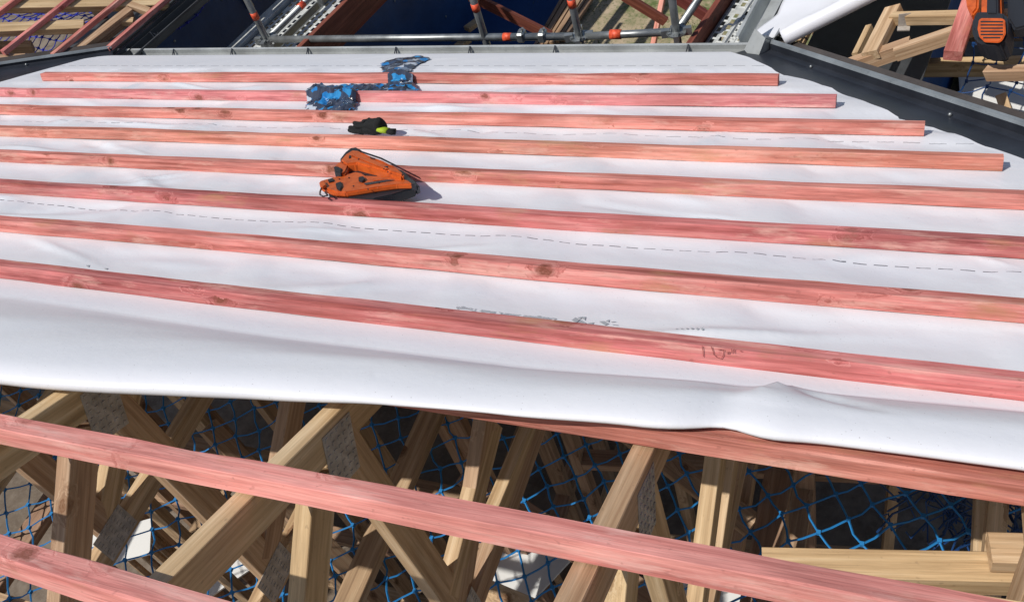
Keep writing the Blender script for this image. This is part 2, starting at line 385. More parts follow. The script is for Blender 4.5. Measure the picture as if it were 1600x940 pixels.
ink_poly([pq((893, 499), (899, 493), (906, 497), (900, 503)), pq((902, 493), (912, 491), (906, 496)), pq((901, 504), (908, 498), (916, 503), (910, 506)),
          pq((908, 493), (915, 491), (914, 498)), pq((936, 499), (944, 498), (951, 503), (945, 506)), pq((946, 498), (952, 495), (951, 500)),
          pq((918, 503), (928, 501), (924, 507)), pq((954, 499), (962, 498.5), (962, 499.4), (955, 500)), pq((956, 504), (966, 505), (966, 506), (957, 505))], 'printed_mark')
for q_ in ([pq((1055+i*8, 517+i*.9), (1058+i*8, 515.5+i*.9), (1060+i*8, 518+i*.9), (1057+i*8, 519.5+i*.9)) for i in range(6)] +
         [pq((1106, 515), (1111, 514), (1110, 516)), pq((134, 415), (140, 414.5), (138, 418)), pq((162, 418.5), (168, 417.5), (166, 420.5)), pq((1286, 463), (1291, 461.5), (1289, 464))]): ink_poly([q_], 'printed_fleck')

# ------------------------------------------------------------------ battens
lab = {1: 'pink batten nearest the far gutter', 2: 'second pink batten up from the gutter, under the blue plastic bag',
       3: 'third pink batten up from the gutter, just beyond the black gloves', 4: 'fourth pink batten up from the gutter, just below the black gloves',
       5: 'fifth pink batten up from the gutter, with the orange nail gun lying across it', 6: 'sixth pink batten up from the gutter, just in front of the orange nail gun',
       7: 'pink knotty batten just below the long dashed line on the paper', 8: 'pink batten on the paper nearest the rolled edge, with a pencil note',
       9: 'pink batten coming out from under the rolled edge of the paper', 10: 'long pink batten crossing the whole open roof frame', 11: 'pink batten crossing the bottom left corner of the open roof frame'}
ends = {1: (None, None), 2: (-5.45, None), 3: (-5.8, -.02), 4: (-6.1, None), 5: (-5.8, .55), 6: (-5.2, .95), 7: (-4.8, 1.3), 8: (-4.2, 1.7), 9: (-4.0, 1.6), 10: (-3.6, 1.6), 11: (-3.2, 1.0)}
for k in B:
    u0 = ends[k][0]; u1 = ends[k][1]
    if u0 is None: u0 = onroof(*tops[k][0], BT)[0]
    if u1 is None: u1 = onroof(*tops[k][1], BT)[0]
    if k == 3: u1 = -.02
    wb = BW+(.004 if k in (9, 10, 11) else 0)
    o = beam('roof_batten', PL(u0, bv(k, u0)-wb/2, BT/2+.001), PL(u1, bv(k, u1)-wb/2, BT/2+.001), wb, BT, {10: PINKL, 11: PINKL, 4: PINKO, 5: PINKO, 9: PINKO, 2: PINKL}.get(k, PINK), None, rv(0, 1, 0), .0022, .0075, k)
    tag(o, lab[k], 'batten', 'pink battens nailed across the roof')
    if k == 8: b8 = o
# pencil note on the eighth batten's near face
PEN = mat('pencil_mark', (.30, .08, .07), .8)
def face_pt(x, y):                                   # on the near face of batten 8
    r = ray(x, y); n_ = np.array([0, CP, -SP]); v0 = bv(8, -.45)-BW-.003; p = r*(v0/r.dot(n_)); return Vector(p)
bm = bmesh.new()
for st in [[(1097, 540), (1098.5, 548), (1099, 557)], [(1111, 541), (1114, 548), (1115, 554)], [(1131, 546), (1130, 555), (1127, 560), (1120, 558), (1117, 555)], [(1122, 546), (1128, 546)], [(1135, 550), (1140, 549), (1139, 552), (1135, 552)], [(1143, 545), (1143.5, 551)], [(1147, 545), (1147.5, 551)], [(1156, 548), (1159, 548)]]:
    tube_into(bm, [face_pt(*p) for p in st], .0009, 5)
o = link('pencil_note', from_bm(bm), PEN, b8)

def LP(a, r, h=0): return CL+WL*a+RL*r+Vector((0, 0, r*TP))+h*Vector((-RL.x*SP, -RL.y*SP, CP))
def RP(a, r, h=0): return CR+WR*a+RR*r+Vector((0, 0, r*TP))+h*Vector((-RR.x*SP, -RR.y*SP, CP))
def valley_a(r, right=False):
    # a on the wing where the valley crosses the line at up-slope distance r
    v = VR if right else VL; W_, R_ = (WR, RR) if right else (WL, RL)
    k = r/(v.dot(R_)); return v.dot(W_)*k

# ------------------------------------------------------------------ gutter on the eave
def strip(name, path, mat_, parent, mw=None, thick=.0015):
    """path: list of cross-section rows, each a list of points"""
    q = []
    for a, b in zip(path, path[1:]):
        for i in range(len(a)-1): q.append((a[i], a[i+1], b[i+1], b[i]))
    return poly_mesh(name, q, mat_, parent, mw, thick)
def gutter(name, c0, c1, out, label, metal, brk=None, w_=.115, d=.075):
    w_ = w_+.008
    c0, c1 = Vector(c0), Vector(c1)
    e = empty(name, (c0+c1)/2, label, 'gutter')
    up = Vector((0, 0, 1)); sec = [(-.004, .004), (0, -d), (w_*.8, -d-.004), (w_, -.02), (w_+.002, .004), (w_+.016, .006), (w_+.016, -.006)]
    n = max(2, int((c1-c0).length/.4)); rows = []
    for i in range(n+1):
        p = c0.lerp(c1, i/n); rows.append([p+out*a+up*b for a, b in sec])
    strip('gutter_channel', rows, metal, e, None, .002)
    if brk:
        for t in brk:
            p = c0.lerp(c1, t); dd = (c1-c0).normalized(); bm = bmesh.new()
            tube_into(bm, [p+up*.004, p+out*.02+up*.0-dd*.006, p+out*w_*.55-up*.045-dd*.014, p+out*w_+up*.012], .0035, 5)
            tube_into(bm, [p+out*w_*.0-up*.02+dd*.02, p+out*w_*.55-up*.05+dd*.016, p+out*w_+up*.012], .0045, 5)
            link('gutter_bracket', from_bm(bm), FLASH, e)
    return e
gl = CL+Vector((-.05, -.045, -.042)); gr = CR+Vector((.02, -.045, -.042))
def gx(px): return (ony(px, 82, CL.y).x-gl.x)/(gr.x-gl.x)
gutter('eave_gutter', gl, gr, Vector((0, 1, 0)), 'long grey open gutter along the eave beyond the white paper', GUT, [gx(x) for x in (258, 350, 470, 609, 726, 860, 1070)])
# left wing gutter, right wing gutter
LG0 = LP(.02, -.055)+Vector((0, 0, -.01)); gutter('wing_gutter', LG0, LG0+WL*5.5, -RL, 'dark gutter on the eave of the unclad wing at the left', DARKG, [.05, .2, .35], .085, .06)
RG0 = CR+Vector((.0, .12, -.03)); gutter('wing_gutter', RG0, RG0+WR*3.5, -RR, 'grey gutter on the eave of the wing at the right, beside the draped paper', GUT)
# corner box of the gutter
e = empty('gutter_corner', CR+Vector((.02, .0, 0)), 'grey folded metal corner box where the eave gutter meets the black valley', 'gutter corner')
cp = {k: ony(x, y, Y) for k, x, y, Y in (('a', 1180, 45, 4.10), ('b', 1196, 60, 4.03), ('c', 1206, 65, 4.07), ('d', 1198, 99, 4.05), ('e', 1181, 98, 3.99), ('f', 1163, 78, 4.07))}
bk = Vector((.02, .11, .0))
poly_mesh('side_sheet', [(cp['a'], cp['b'], cp['e'], cp['f']), (cp['b'], cp['c'], cp['d'], cp['e'])], GUT, e, None, .003)
poly_mesh('back_sheet', [(cp['c'], cp['c']+bk, cp['d']+bk, cp['d']), (cp['a'], cp['f'], cp['f']+bk, cp['a']+bk)], GUT, e, None, .003)
poly_mesh('top_lip', [(cp['b']+Vector((0, 0, .002)), cp['c']+Vector((0, 0, .002)), cp['c']+Vector((.0, .02, .004)), cp['b']+Vector((0, .02, .004)))], LIP, e, None, .003)

# ------------------------------------------------------------------ valleys
def valley(name, c, vdir, up1, up2, label, L=5.0, lh=.052, lw=.032, fw=.20, nw=.30):
    """c: eave corner; vdir: plan direction up the valley; tray flanges lie on both roofs, with a raised lip"""
    vd = Vector((vdir.x, vdir.y, 0)); dz = -vd.y*TP        # rise follows the main roof
    vd = Vector((vd.x, vd.y, dz)).normalized()
    n1 = rv(0, 0, 1); 
    e = empty(name, c+vd*L/2, label, 'valley flashing')
    f1 = (rv(up1, 0, 0)-vd*rv(up1, 0, 0).dot(vd)).normalized()
    wing_n = Vector((up2.x*-SP, up2.y*-SP, CP)); f2 = wing_n.cross(vd); f2 = f2.normalized()
    if f2.dot(f1) > 0: f2 = -f2
    up = (n1+wing_n).normalized()
    rows1, rows2, rows3 = [], [], []
    for i in range(26):
        t = L*i/25; p = c+vd*t; wv = .004*noise.noise((t*2, 0, 1))
        rows1.append([p+f1*nw+n1*(-.03), p+f1*(nw-.1)+n1*(-.018+wv), p+f1*.16+n1*(-.014), p+f1*.03+n1*(.004-wv), p+up*(.016), p+up*(lh)])
        rows2.append([p+up*lh, p+up*(lh+.006)+f2*.008, p+up*(lh+.006)+f2*lw, p+up*(lh-.004)+f2*(lw+.004)])
        rows3.append([p+up*(lh-.006)+f2*(lw+.002), p+f2*(lw+.02)+wing_n*.004, p+f2*fw+wing_n*(.006+wv)])
    strip('near_flange', rows1, FLASH, e); strip('raised_lip', rows2, LIP, e); strip('far_flange', rows3, VALF, e)
    for t in (.55, 1.5, 2.6):
        bm = bmesh.new(); bmesh.ops.create_uvsphere(bm, u_segments=8, v_segments=6, radius=.008, matrix=Matrix.Translation(c+vd*t+f1*.03+n1*.012)); link('screw', from_bm(bm, 's', True), STEEL, e)
    return e
VALF = galv('brown_flashing', (.075, .062, .055), .5, .1, 6)
valley('valley_flashing', CL, VL, 1, RL, 'black valley flashing with grey lip at the left edge of the paper', 5.0, .034, .018, .10, .62)
valley('valley_flashing', CR, VR, -1, RR, 'wide black valley flashing with grey lip running down the right side of the paper', 5.0, .050, .021, .10, .32)

# ------------------------------------------------------------------ trusses under the roof
NP = {}
def nailplate(parent, X, y, z, a, b, rot):
    """pressed plate on the right (visible) face of a truss"""
    bm = bmesh.new(); nx, ny = 5, 7
    box_bm(bm, .0016, a, b)
    for i in range(nx):
        for j in range(ny):
            bmesh.ops.create_cube(bm, size=1, matrix=Matrix.Translation((.0016, -a/2+a*(i+.5)/nx, -b/2+b*(j+.5)/ny)) @ Matrix.Diagonal((.003, a/nx*.45, b/ny*.4, 1)))
    me = from_bm(bm)
    link('nail_plate', me, PLATE, parent, Matrix.Translation((X+.045/2+.0014, y, z)) @ Matrix.Rotation(rot, 4, 'X'))
def tmem(name, parent, X, y0, z0, y1, z1, dep, side, mat_=None, cut=None):
    """truss member: camera-facing narrow edge runs (y0,z0)->(y1,z1); body lies dep away on 'side' (+1: left of direction)"""
    d = Vector((0, y1-y0, z1-z0)).normalized(); nd = Vector((0, -d.z, d.y))*side
    a = Vector((X, y0, z0))+nd*dep/2; b = Vector((X, y1, z1))+nd*dep/2
    return beam(name, a, b, .045, dep, mat_ or PINE, parent, Vector((1, 0, 0)), .0018, .0015, X*3+y0, cut)
BZ = -2.66
def roofz(y): return (-H-y*SP)/CP
tl = {-.46: 'roof truss crossing the middle right of the open frame', -1.16: 'roof truss left of the middle, its long chord slanting down left', -1.86: 'roof truss second from the left in the open frame',
      -2.56: 'roof truss at the far left of the open frame'}
def truss(X, label, jit=0):
    e = empty('roof_truss', (X, .8, BZ), label, 'truss', 'timber trusses under the roof')
    yA, yB = -1.4, 3.95
    dd = .09
    nn = rv(0, 0, 1); dv = rv(0, 1, 0)
    v0, v1 = -1.0, 4.6
    if X < -5.2: v1 = 4.75+(X+5.2)*.9
    if X > -.86: v1 = 4.7-(X+.86)*1.25
    beam('top_chord', PL(X, v0, -dd/2-.004), PL(X, v1, -dd/2-.004), .045, dd, PINE, e, Vector((1, 0, 0)), .002, .0015, X)
    beam('bottom_chord', (X, yA, BZ-.045), (X, 3.0 if X < -.8 else 2.9-(X+.86)*.9, BZ-.045), .045, .09, PINE, e, Vector((1, 0, 0)), .002, .002, X+2)
    j = jit
    tmem('web', e, X, .815+j, roofz(.815)-.10, .82+j, BZ, .09, 1)            # upright
    tmem('web', e, X, .74+j, roofz(.74)-.10, -.5+j, BZ, .09, 1, None, (0, .6))      # slanting back to the camera
    tmem('web', e, X, .90+j, BZ+.02, 1.80+j, roofz(1.80)-.13, .09, 1)
    tmem('web', e, X, 2.05+j, roofz(2.05)-.10, 2.05+j, BZ, .09, 1)
    nailplate(e, X, .83+j, roofz(.83)-.11, .11, .15, -PITCH)
    nailplate(e, X, .86+j, BZ-.01, .16, .13, 0); nailplate(e, X, 2.03+j, roofz(2.03)-.12, .10, .13, -PITCH)
    return e
for X in trussX:
    if X < -4.7: continue
    k = round(X, 2)
    t = truss(X, tl.get(k, None) or ('roof truss under the white paper, its chord ending at the eave' if X < -3 else 'roof truss beyond the right edge of the picture'), 0)
# two lapped diagonals low between the trusses
for (X, a, b, nm) in [(-1.16, (761, 654), (690, 925), 'pale brace sloping under the open frame right of the middle truss'), (-.46, (1136, 714), (1110, 893), 'pale brace in the open frame at the right, sunlit at its lower end'),
                      (-1.16, (826, 655), (764, 800), 'shaded brace lying beside the sloping brace in the middle of the open frame'), (-.50, (1172, 714), (1143, 893), 'brace lying close beside the pale brace at the right of the open frame')]:
    A, B_ = onx(*a, X), onx(*b, X)
    o = tmem('timber_brace', None, X, A.y, A.z, B_.y, B_.z, .085, 1 if True else -1); tag(o, nm, 'brace')

# loose planks lying low at the right
for (a, b, z, nm, dp) in [((1190, 852), (1700, 861), -1.95, 'long cream plank lying across the lower right of the open frame', .065), ((1543, 828), (1720, 833), -1.90, 'short cream block on top of the long plank at the right edge', .045),
                      ((1420, 908), (1720, 955), -1.70, 'thin cream plank just below the long batten in the bottom right corner', .03)]:
    A, B_ = onz(*a, z), onz(*b, z); d = (B_-A).normalized(); s = Vector((d.y, -d.x, 0)).normalized()
    o = beam('timber_plank', A+s*.035-Vector((0, 0, dp/2)), B_+s*.035-Vector((0, 0, dp/2)), .065, dp, PINE, None, s, .002, .001, a[0]); tag(o, nm, 'plank')

# ------------------------------------------------------------------ walls, floor, ground
FZ = -5.35
def gmat(name, cols, scs, rough=.9, bumpd=.02):
    m_ = mat(name, cols[0], rough, 0, .2); g = G(m_); co = g.objco()
    n1 = g.noise(co, scs[0], 6, .62); n2 = g.noise(co, scs[1], 6, .7); n3 = g.noise(co, scs[2], 3, .6)
    c = g.mix(g.ramp(n1.outputs['Fac'], [(.42, (0, 0, 0)), (.56, (1, 1, 1))]), cols[0], cols[1])
    c = g.mix(g.ramp(n2.outputs['Fac'], [(.4, (0, 0, 0)), (.62, (1, 1, 1))]), c, cols[2])
    c = g.mix(g.ramp(n3.outputs['Fac'], [(.5, (0, 0, 0)), (.7, (.7, .7, .7))]), c, cols[3])
    g.col(c); g.bump(n2.outputs['Fac'], .6, bumpd); return m_
SOIL = gmat('dry_grassy_soil', [(.46, .37, .26), (.11, .15, .05), (.40, .32, .21), (.09, .13, .04)], (2.2, 7, 34))
SLAB = gmat('concrete_slab', [(.17, .135, .10), (.24, .20, .16), (.13, .10, .075), (.20, .165, .13)], (.7, 6, 40), .9, .004)
def sheet(name, pts, mat_, kind='structure'):
    o = poly_mesh(name, [pts], mat_); tag(o, kind=kind); return o
S = 400
sheet('ground', [(-S, -S, -5.6), (S, -S, -5.6), (S, S, -5.6), (-S, S, -5.6)], SOIL)
bm = bmesh.new(); box_bm(bm, 9.8, 9.6, .25, Matrix.Translation((-.9, -1.2, FZ-.125))); box_bm(bm, 8, 20, .25, Matrix.Translation((-9.82, 3, FZ-.125))); box_bm(bm, 4, 7, .25, Matrix.Translation((2.2, 7.12, FZ-.125))); link('floor_slab', from_bm(bm), SLAB)['kind'] = 'structure'
# grass tufts on the ground in the courtyard
GR = mat('grass_blades', (.09, .12, .035), .8); g = G(GR); g.col(g.ramp(g.noise(g.objco(), 3, 3).outputs['Fac'], [(.35, (.07, .10, .03)), (.65, (.24, .22, .09))]))
bm = bmesh.new(); rg = random.Random(3)
for i in range(16000):
    x, y = rg.uniform(-6.5, 0.5), rg.uniform(6.5, 11.5)
    if noise.noise((x*1.9, y*1.9, 0)) < .0+.2*rg.random(): continue
    h = rg.uniform(.02, .07); a = rg.uniform(0, 6.3); l = rg.uniform(-.04, .04); ww = rg.uniform(.006, .016)
    v1 = bm.verts.new((x, y, -5.6)); v2 = bm.verts.new((x+ww*math.cos(a), y+ww*math.sin(a), -5.6)); v3 = bm.verts.new((x+l, y+rg.uniform(-.04, .04), -5.6+h)); bm.faces.new((v1, v2, v3))
o = link('grass', from_bm(bm), GR); tag(o, 'short patchy grass growing on the bare ground', 'grass', kind='stuff')

def wall_frame(p0, p1, label, z0=FZ, z1=-2.84, sp=.45, dw=True, th=.045, mats=None, skip=(), wid=.09):
    p0, p1 = Vector((*p0, 0)), Vector((*p1, 0)); L = (p1-p0).length; d = (p1-p0)/L; s = Vector((-d.y, d.x, 0))
    e = empty('wall_frame', ((p0.x+p1.x)/2, (p0.y+p1.y)/2, z0), label, 'wall frame', 'timber wall frames inside the house')
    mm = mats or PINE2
    Z = lambda p, z: Vector((p.x, p.y, z))
    beam('top_plate', Z(p0, z1-.022), Z(p1, z1-.022), wid, .045, mm, e, s); beam('bottom_plate', Z(p0, z0+.022), Z(p1, z0+.022), wid, .045, mm, e, s)
    n = int(L/sp)
    for i in range(n+1):
        p = p0+d*(L*i/n)*.999; 
        beam('stud', Z(p, z0+.046), Z(p, z1-.046), wid-.002, .045, mm, e, s, .001)
        if i < n and i not in skip:
            q = p0+d*(L*(i+1)/n); 
            for zz in (z0+.8, z0+1.6): beam('noggin', Z(p, zz)+d*.024, Z(q, zz)-d*.024, wid-.004, .045, mm, e, s, .001)
    return e
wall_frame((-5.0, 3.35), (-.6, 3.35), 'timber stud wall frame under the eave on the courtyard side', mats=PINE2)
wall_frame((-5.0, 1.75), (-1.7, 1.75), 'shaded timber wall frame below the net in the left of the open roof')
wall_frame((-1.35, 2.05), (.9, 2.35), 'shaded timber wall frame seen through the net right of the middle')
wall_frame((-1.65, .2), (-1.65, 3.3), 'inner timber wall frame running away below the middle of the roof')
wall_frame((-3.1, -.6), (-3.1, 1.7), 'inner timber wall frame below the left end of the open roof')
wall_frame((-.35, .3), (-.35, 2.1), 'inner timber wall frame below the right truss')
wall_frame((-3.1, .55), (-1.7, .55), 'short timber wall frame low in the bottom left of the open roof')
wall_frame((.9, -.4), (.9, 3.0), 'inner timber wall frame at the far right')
# some diagonal temporary braces and stacked boards inside
for (a, b, nm) in [((-3.0, .75, -4.9), (-1.75, .95, -3.1), 'temporary timber prop leaning inside the left room'), ((-2.9, 1.6, -3.2), (-1.9, 1.2, -5.0), 'long board leaning against the left wall frame'),
                   ((-1.5, 1.5, -3.0), (-.5, 1.2, -3.35), 'board lying across the wall frames below the middle brace'), ((-1.3, 2.0, -3.0), (-.45, 1.6, -3.2), 'board lying across the wall frames beyond the middle brace'),
                   ((-1.55, 1.15, -3.1), (-.4, .95, -3.05), 'sunlit board lying across the wall frames at the bottom')]:
    o = beam('timber_board', a, b, .09, .045, PINE if 'sunlit' in nm else PINE2, None, Vector((0, 1, .2))); tag(o, nm, 'board')  # boards out of the sun get the pine with shade in its colour
# white lining sheets on the floor; the right wing one paints sunlit floor
WHT = mat('white_board', (.72, .72, .70), .7)
for (px, z, sx, sy, r, nm) in [((190, 850), -4.3, .36, .22, .5, 'white lining board lying in the sun below the left truss'), ((800, 905), -4.2, .6, .30, 1.1, 'white lining board below the net at the bottom centre'), ((1125, 925), -4.2, .45, .35, .2, 'white lining board below the net at the bottom right'), 
                            ((1580, 140), -3.6, .5, .5, .1, 'white panel standing in for sunlit floor under the netting of the right wing'), ((155, 770), -4.0, .12, .05, .5, 'small white offcut in the left room'), ((350, 900), -4.3, .3, .12, .9, 'white offcut beside the left chord'), ((445, 760), -4.6, .22, .12, .9, 'white offcut in shade behind the left chord')]:
    p = onz(*px, z); bm = bmesh.new(); box_bm(bm, sx, sy, .013, Matrix.Translation(p) @ Matrix.Rotation(r, 4, 'Z') @ Matrix.Rotation(.1, 4, 'X'))
    # resting on a trestle block below
    o = link('lining_and_sunlit_panel', from_bm(bm), WHT); tag(o, nm, 'board')
    bm = bmesh.new()
    for q in (-.3, .3):
        for q2 in (-.3, .3):
            v_ = Vector((sx*q, sy*q2, 0)); v_.rotate(Matrix.Rotation(r, 3, 'Z')); t_ = p+v_; tube_into(bm, [(t_.x, t_.y, FZ), (t_.x, t_.y, p.z-.02)], .02, 6)
    o2 = link('trestle_leg', from_bm(bm), PINE2, o)

# navy wrap on the walls round the courtyard
NAVY = mat('navy_wall_wrap', (.006, .022, .075), .45); g = G(NAVY); nn_ = g.noise(g.objco(), 2.2, 5, .6); g.col(g.ramp(nn_.outputs['Fac'], [(.35, (.008, .045, .15)), (.65, (.014, .07, .22))])); g.bump(nn_.outputs['Fac'], .5, .03)
def wrap_wall(p0, p1, label, z0=-5.58, z1=-3.12, nail=True):
    p0, p1 = Vector(p0), Vector(p1); e = empty('wrapped_wall', (p0+p1)/2+Vector((0, 0, z0)), label, 'wall')
    d = (p1-p0).normalized(); s = Vector((-d.y, d.x, 0)); L = (p1-p0).length
    bm = bmesh.new(); M = Matrix.Translation((p0+p1)/2+Vector((0, 0, (z0+z1)/2))) @ Matrix.Rotation(math.atan2(d.y, d.x), 4, 'Z'); box_bm(bm, L, .1, z1-z0)
    link('wall_wrap', from_bm(bm), NAVY, e, M)
    bm = bmesh.new(); rr_ = random.Random(1)
    for i in range(int(L/.6)):
        for zz in (.3, .9, 1.5, 2.1):
            for sd in (1, -1): bmesh.ops.create_uvsphere(bm, u_segments=6, v_segments=4, radius=.012, matrix=M @ Matrix.Translation((-L/2+.3+i*.6+rr_.uniform(-.04, .04), sd*.052, -(z1-z0)/2+zz)))
    link('fixing', from_bm(bm), STEEL, e)
    bm = bmesh.new(); box_bm(bm, L, .6, .012, Matrix.Translation((0, 0, (z1-z0)/2+.01))); link('soffit_board', from_bm(bm), DARKG, e, M)
LWp = CL+RL*.5; LWp.z = 0; q0 = LWp-WL*.2
wrap_wall(q0, LWp+WL*6.5, 'dark navy wrapped wall under the gutter of the left wing')
RWp = CR+RR*.5; RWp.z = 0
wrap_wall(RWp-WR*.2, RWp+WR*4, 'dark navy wrapped wall of the right wing')
wrap_wall((-5.3, 3.72, 0), (-.4, 3.72, 0), 'dark navy wrapped wall below the eave gutter')

# ------------------------------------------------------------------ left wing frame
wl = empty('wing_roof_frame', LP(2, 1), 'open timber roof frame of the left wing above blue netting', 'roof frame')
def on_wing(x, y, h, right=False):
    W_, R_, c_ = (WR, RR, CR) if right else (WL, RL, CL)
    n_ = Vector((-R_.x*SP, -R_.y*SP, CP)); q = c_+n_*h; r = Vector(ray(x, y)); return r*(q.dot(n_)/r.dot(n_))
NL = Vector((-RL.x*SP, -RL.y*SP, CP)); NR = Vector((-RR.x*SP, -RR.y*SP, CP))
def wing_beam(par, a, b, wd, dp, h=-.002, right=False, nm='rafter', side=1, m_=None):
    """timber whose top edge nearest the camera runs a->b on the wing roof"""
    A, B_ = on_wing(*a, h, right), on_wing(*b, h, right); n_ = NR if right else NL; d = (B_-A).normalized(); s_ = n_.cross(d)*side
    return beam(nm, A+s_*wd/2-n_*dp/2, B_+s_*wd/2-n_*dp/2, wd, dp, m_ or PINE, par, s_, .002, .001, a[0]*.1+a[1])
for (a, b) in [((-260, 60), (130, 44)), ((-260, 18), (262, 8)), ((-300, -22), (330, -30)), ((-300, -58), (400, -66)), ((-260, 112), (38, 98)), ((-300, -95), (420, -100)), ((-200, 150), (-60, 145))]:
    wing_beam(wl, a, b, .085, .05, side=1)
    o = wing_beam(wl, a, b, .080, .055, -.056)
for (a, b) in [((-200, 92), (-20, 86)), ((-200, 76), (48, 70))]:
    wing_beam(wl, a, b, .045, .09, -.35, nm='ceiling_joist')
wing_beam(wl, (120, 82), (207, 15), .055, .10, nm='hip_board', side=1)
wing_beam(wl, (197, 8), (230, 19), .05, .045, -.002, nm='blocking', side=1)
wing_beam(wl, (185, 34), (207, 35), .05, .045, -.03, nm='blocking', side=1)
for k in range(9):
    p = LP(-1.6+k*.5, .35+.3*(k % 3), -.1); beam('strut', p, p+Vector((.1*(k % 2)-.05, .12, -.75)), .045, .09, PINE, wl, WL)
beam('fascia', LP(.0, -.03, -.09), LP(6, -.03, -.09), .03, .15, DARKG, wl, RL)
bm = bmesh.new(); 
lbl = ['nearest the valley corner', 'second from the gutter', 'third from the gutter', 'fourth from the gutter', 'fifth from the gutter', 'sixth from the gutter']
for i, r_ in enumerate([.03, .255, .505, .76, 1.01, 1.26]):
    a0 = [-.01, -.26, -.43, -.7, -.95, -1.2][i]
    o = beam('wing_batten', LP(a0, r_, .017), LP(7, r_, .017), .04, .034, PINK, None, RL, .002, .003, i+40); tag(o, 'pink batten on the left wing, '+lbl[i], 'batten', 'pink battens on the left wing')

# ------------------------------------------------------------------ right wing frame
wr = empty('wing_roof_frame', RP(1, 1.5), 'open timber roof frame of the right wing beyond the valley', 'roof frame')
for (a, b) in [((1388, 27), (1900, 16)), ((1535, 112), (1900, 106)), ((1425, -14), (1900, -22)), ((1450, -60), (1900, -66)), ((1640, 200), (1950, 194))]:
    wing_beam(wr, a, b, .040, .05, right=True)
    wing_beam(wr, a, b, .040, .05, -.054, right=True)
wing_beam(wr, (1345, 84), (1382, 12), .075, .045, -.01, right=True, nm='upright_board', side=-1)
wing_beam(wr, (1330, 84), (1352, 40), .03, .045, -.03, right=True, nm='upright_board', side=-1)
wing_beam(wr, (1395, 80), (1520, 38), .045, .06, -.03, right=True, nm='strut')
wing_beam(wr, (1300, 108), (1420, 66), .05, .07, -.03, right=True, nm='strut')
wing_beam(wr, (1262, 40), (1330, 4), .045, .09, -.25, right=True, nm='ceiling_joist')
wing_beam(wr, (1250, 75), (1300, -20), .06, .03, -.6, right=True, nm='upright_board')
wing_beam(wr, (1420, 100), (1620, 96), .045, .09, -.5, right=True, nm='ceiling_joist')
wing_beam(wr, (1555, 150), (1580, 230), .045, .09, -.45, right=True, nm='strut')
wing_beam(wr, (1300, 50), (1620, 44), .045, .09, -.9, right=True, nm='ceiling_joist', m_=PINE2)
bm = bmesh.new(); p_ = on_wing(1413, 32, -.02, True); box_bm(bm, .05, .002, .07, Matrix.Translation(p_) @ Matrix.Rotation(.2, 4, 'Z')); box_bm(bm, .052, .03, .006, Matrix.Translation(p_+Vector((0, -.015, -.033)))); link('metal_hanger', from_bm(bm), PLATE, wr)
for i, r_ in enumerate([1.0, 1.37, 1.74]):
    a0 = valley_a(r_, True)+.25
    if i == 0: a0 = -.56
    o = beam('wing_batten', RP(a0, r_, .0225), RP(6, r_, .0225), .07 if i == 0 else .046, .045, PINK, None, RR, .002, .003, i+60)
    tag(o, ['pink batten on the right wing under the orange tool', 'pink batten on the right wing, second from the draped paper', 'pink batten on the right wing, third from the draped paper'][i], 'batten', 'pink battens on the right wing')

# ------------------------------------------------------------------ paper draped on the right wing
def drape():
    bm = bmesh.new(); rows = []
    n, m_ = 70, 46
    for i in range(n+1):
        q = i/n*5.0; row = []
        E_ = Vector((.12+.14*min(q, 1)+.5*max(0, q-1), -.06+.09*min(q, 1))); R_ = Vector((-.10+.15*q, .19+.33*q))
        ld = Vector((.15, .33)).normalized(); pd = Vector((-ld.y, ld.x))      # in (a, r): along the roll, and out over it
        if pd.dot(R_-E_) < 0: pd = -pd
        rad = .042
        for j in range(m_+1):
            t = j/m_
            if t < .55:
                k = t/.55; p = E_.lerp(R_-pd*.03, k); h = .02+.010*noise.noise((p.x*6, p.y*6, 0))+.075*max(0, (k-.45)/.55)**1.6
            else:
                ang = math.pi*1.3*(t-.55)/.45; p = R_-pd*.03+pd*rad*math.sin(ang); h = .095-rad+rad*math.cos(ang)
            row.append(bm.verts.new(RP(p.x, p.y, h)))
        rows.append(row)
    for a_, b_ in zip(rows, rows[1:]):
        for j in range(m_): bm.faces.new((a_[j], a_[j+1], b_[j+1], b_[j]))
    o = link('roofing_paper', from_bm(bm, 'p', True), PAPER2); s = o.modifiers.new('thickness', 'SOLIDIFY'); s.thickness = .002
    return o
PAPER2 = mat('white_roof_paper_plain', (.74, .75, .79), .42)
tag(drape(), 'strip of white roofing underlay draped over the right wing gutter with a rolled edge', 'roofing paper')

# ------------------------------------------------------------------ nets
NETM = mat('blue_net_cord', (.015, .20, .50), .5); NETD = mat('royal_blue_net_cord', (.02, .035, .38), .5); NETD2 = mat('navy_net_cord', (.008, .05, .17), .5)
def net(name, label, fn, nu, nv, r, mat_, keep, seed=0):
    bm = bmesh.new(); rn = random.Random(seed); P_ = {}
    for i in range(nu+1):
        for j in range(nv+1):
            p = fn(i, j); P_[i, j] = Vector(p)+Vector((rn.uniform(-.012, .012), rn.uniform(-.012, .012), rn.uniform(-.01, .01)))
    def seg(a, b):
        if not (keep(a) and keep(b)): return
        m1 = (a+b)/2+Vector((rn.uniform(-.008, .008), rn.uniform(-.008, .008), -.006)); tube_into(bm, [a, m1, b], r, 4, False)
    for i in range(nu+1):
        for j in range(nv+1):
            if i < nu: seg(P_[i, j], P_[i+1, j])
            if j < nv: seg(P_[i, j], P_[i, j+1])
            if keep(P_[i, j]):
                p = P_[i, j]; bmesh.ops.create_cube(bm, size=r*3.6, matrix=Matrix.Translation(p))
    o = link(name, from_bm(bm, name), mat_); tag(o, label, 'safety net'); return o
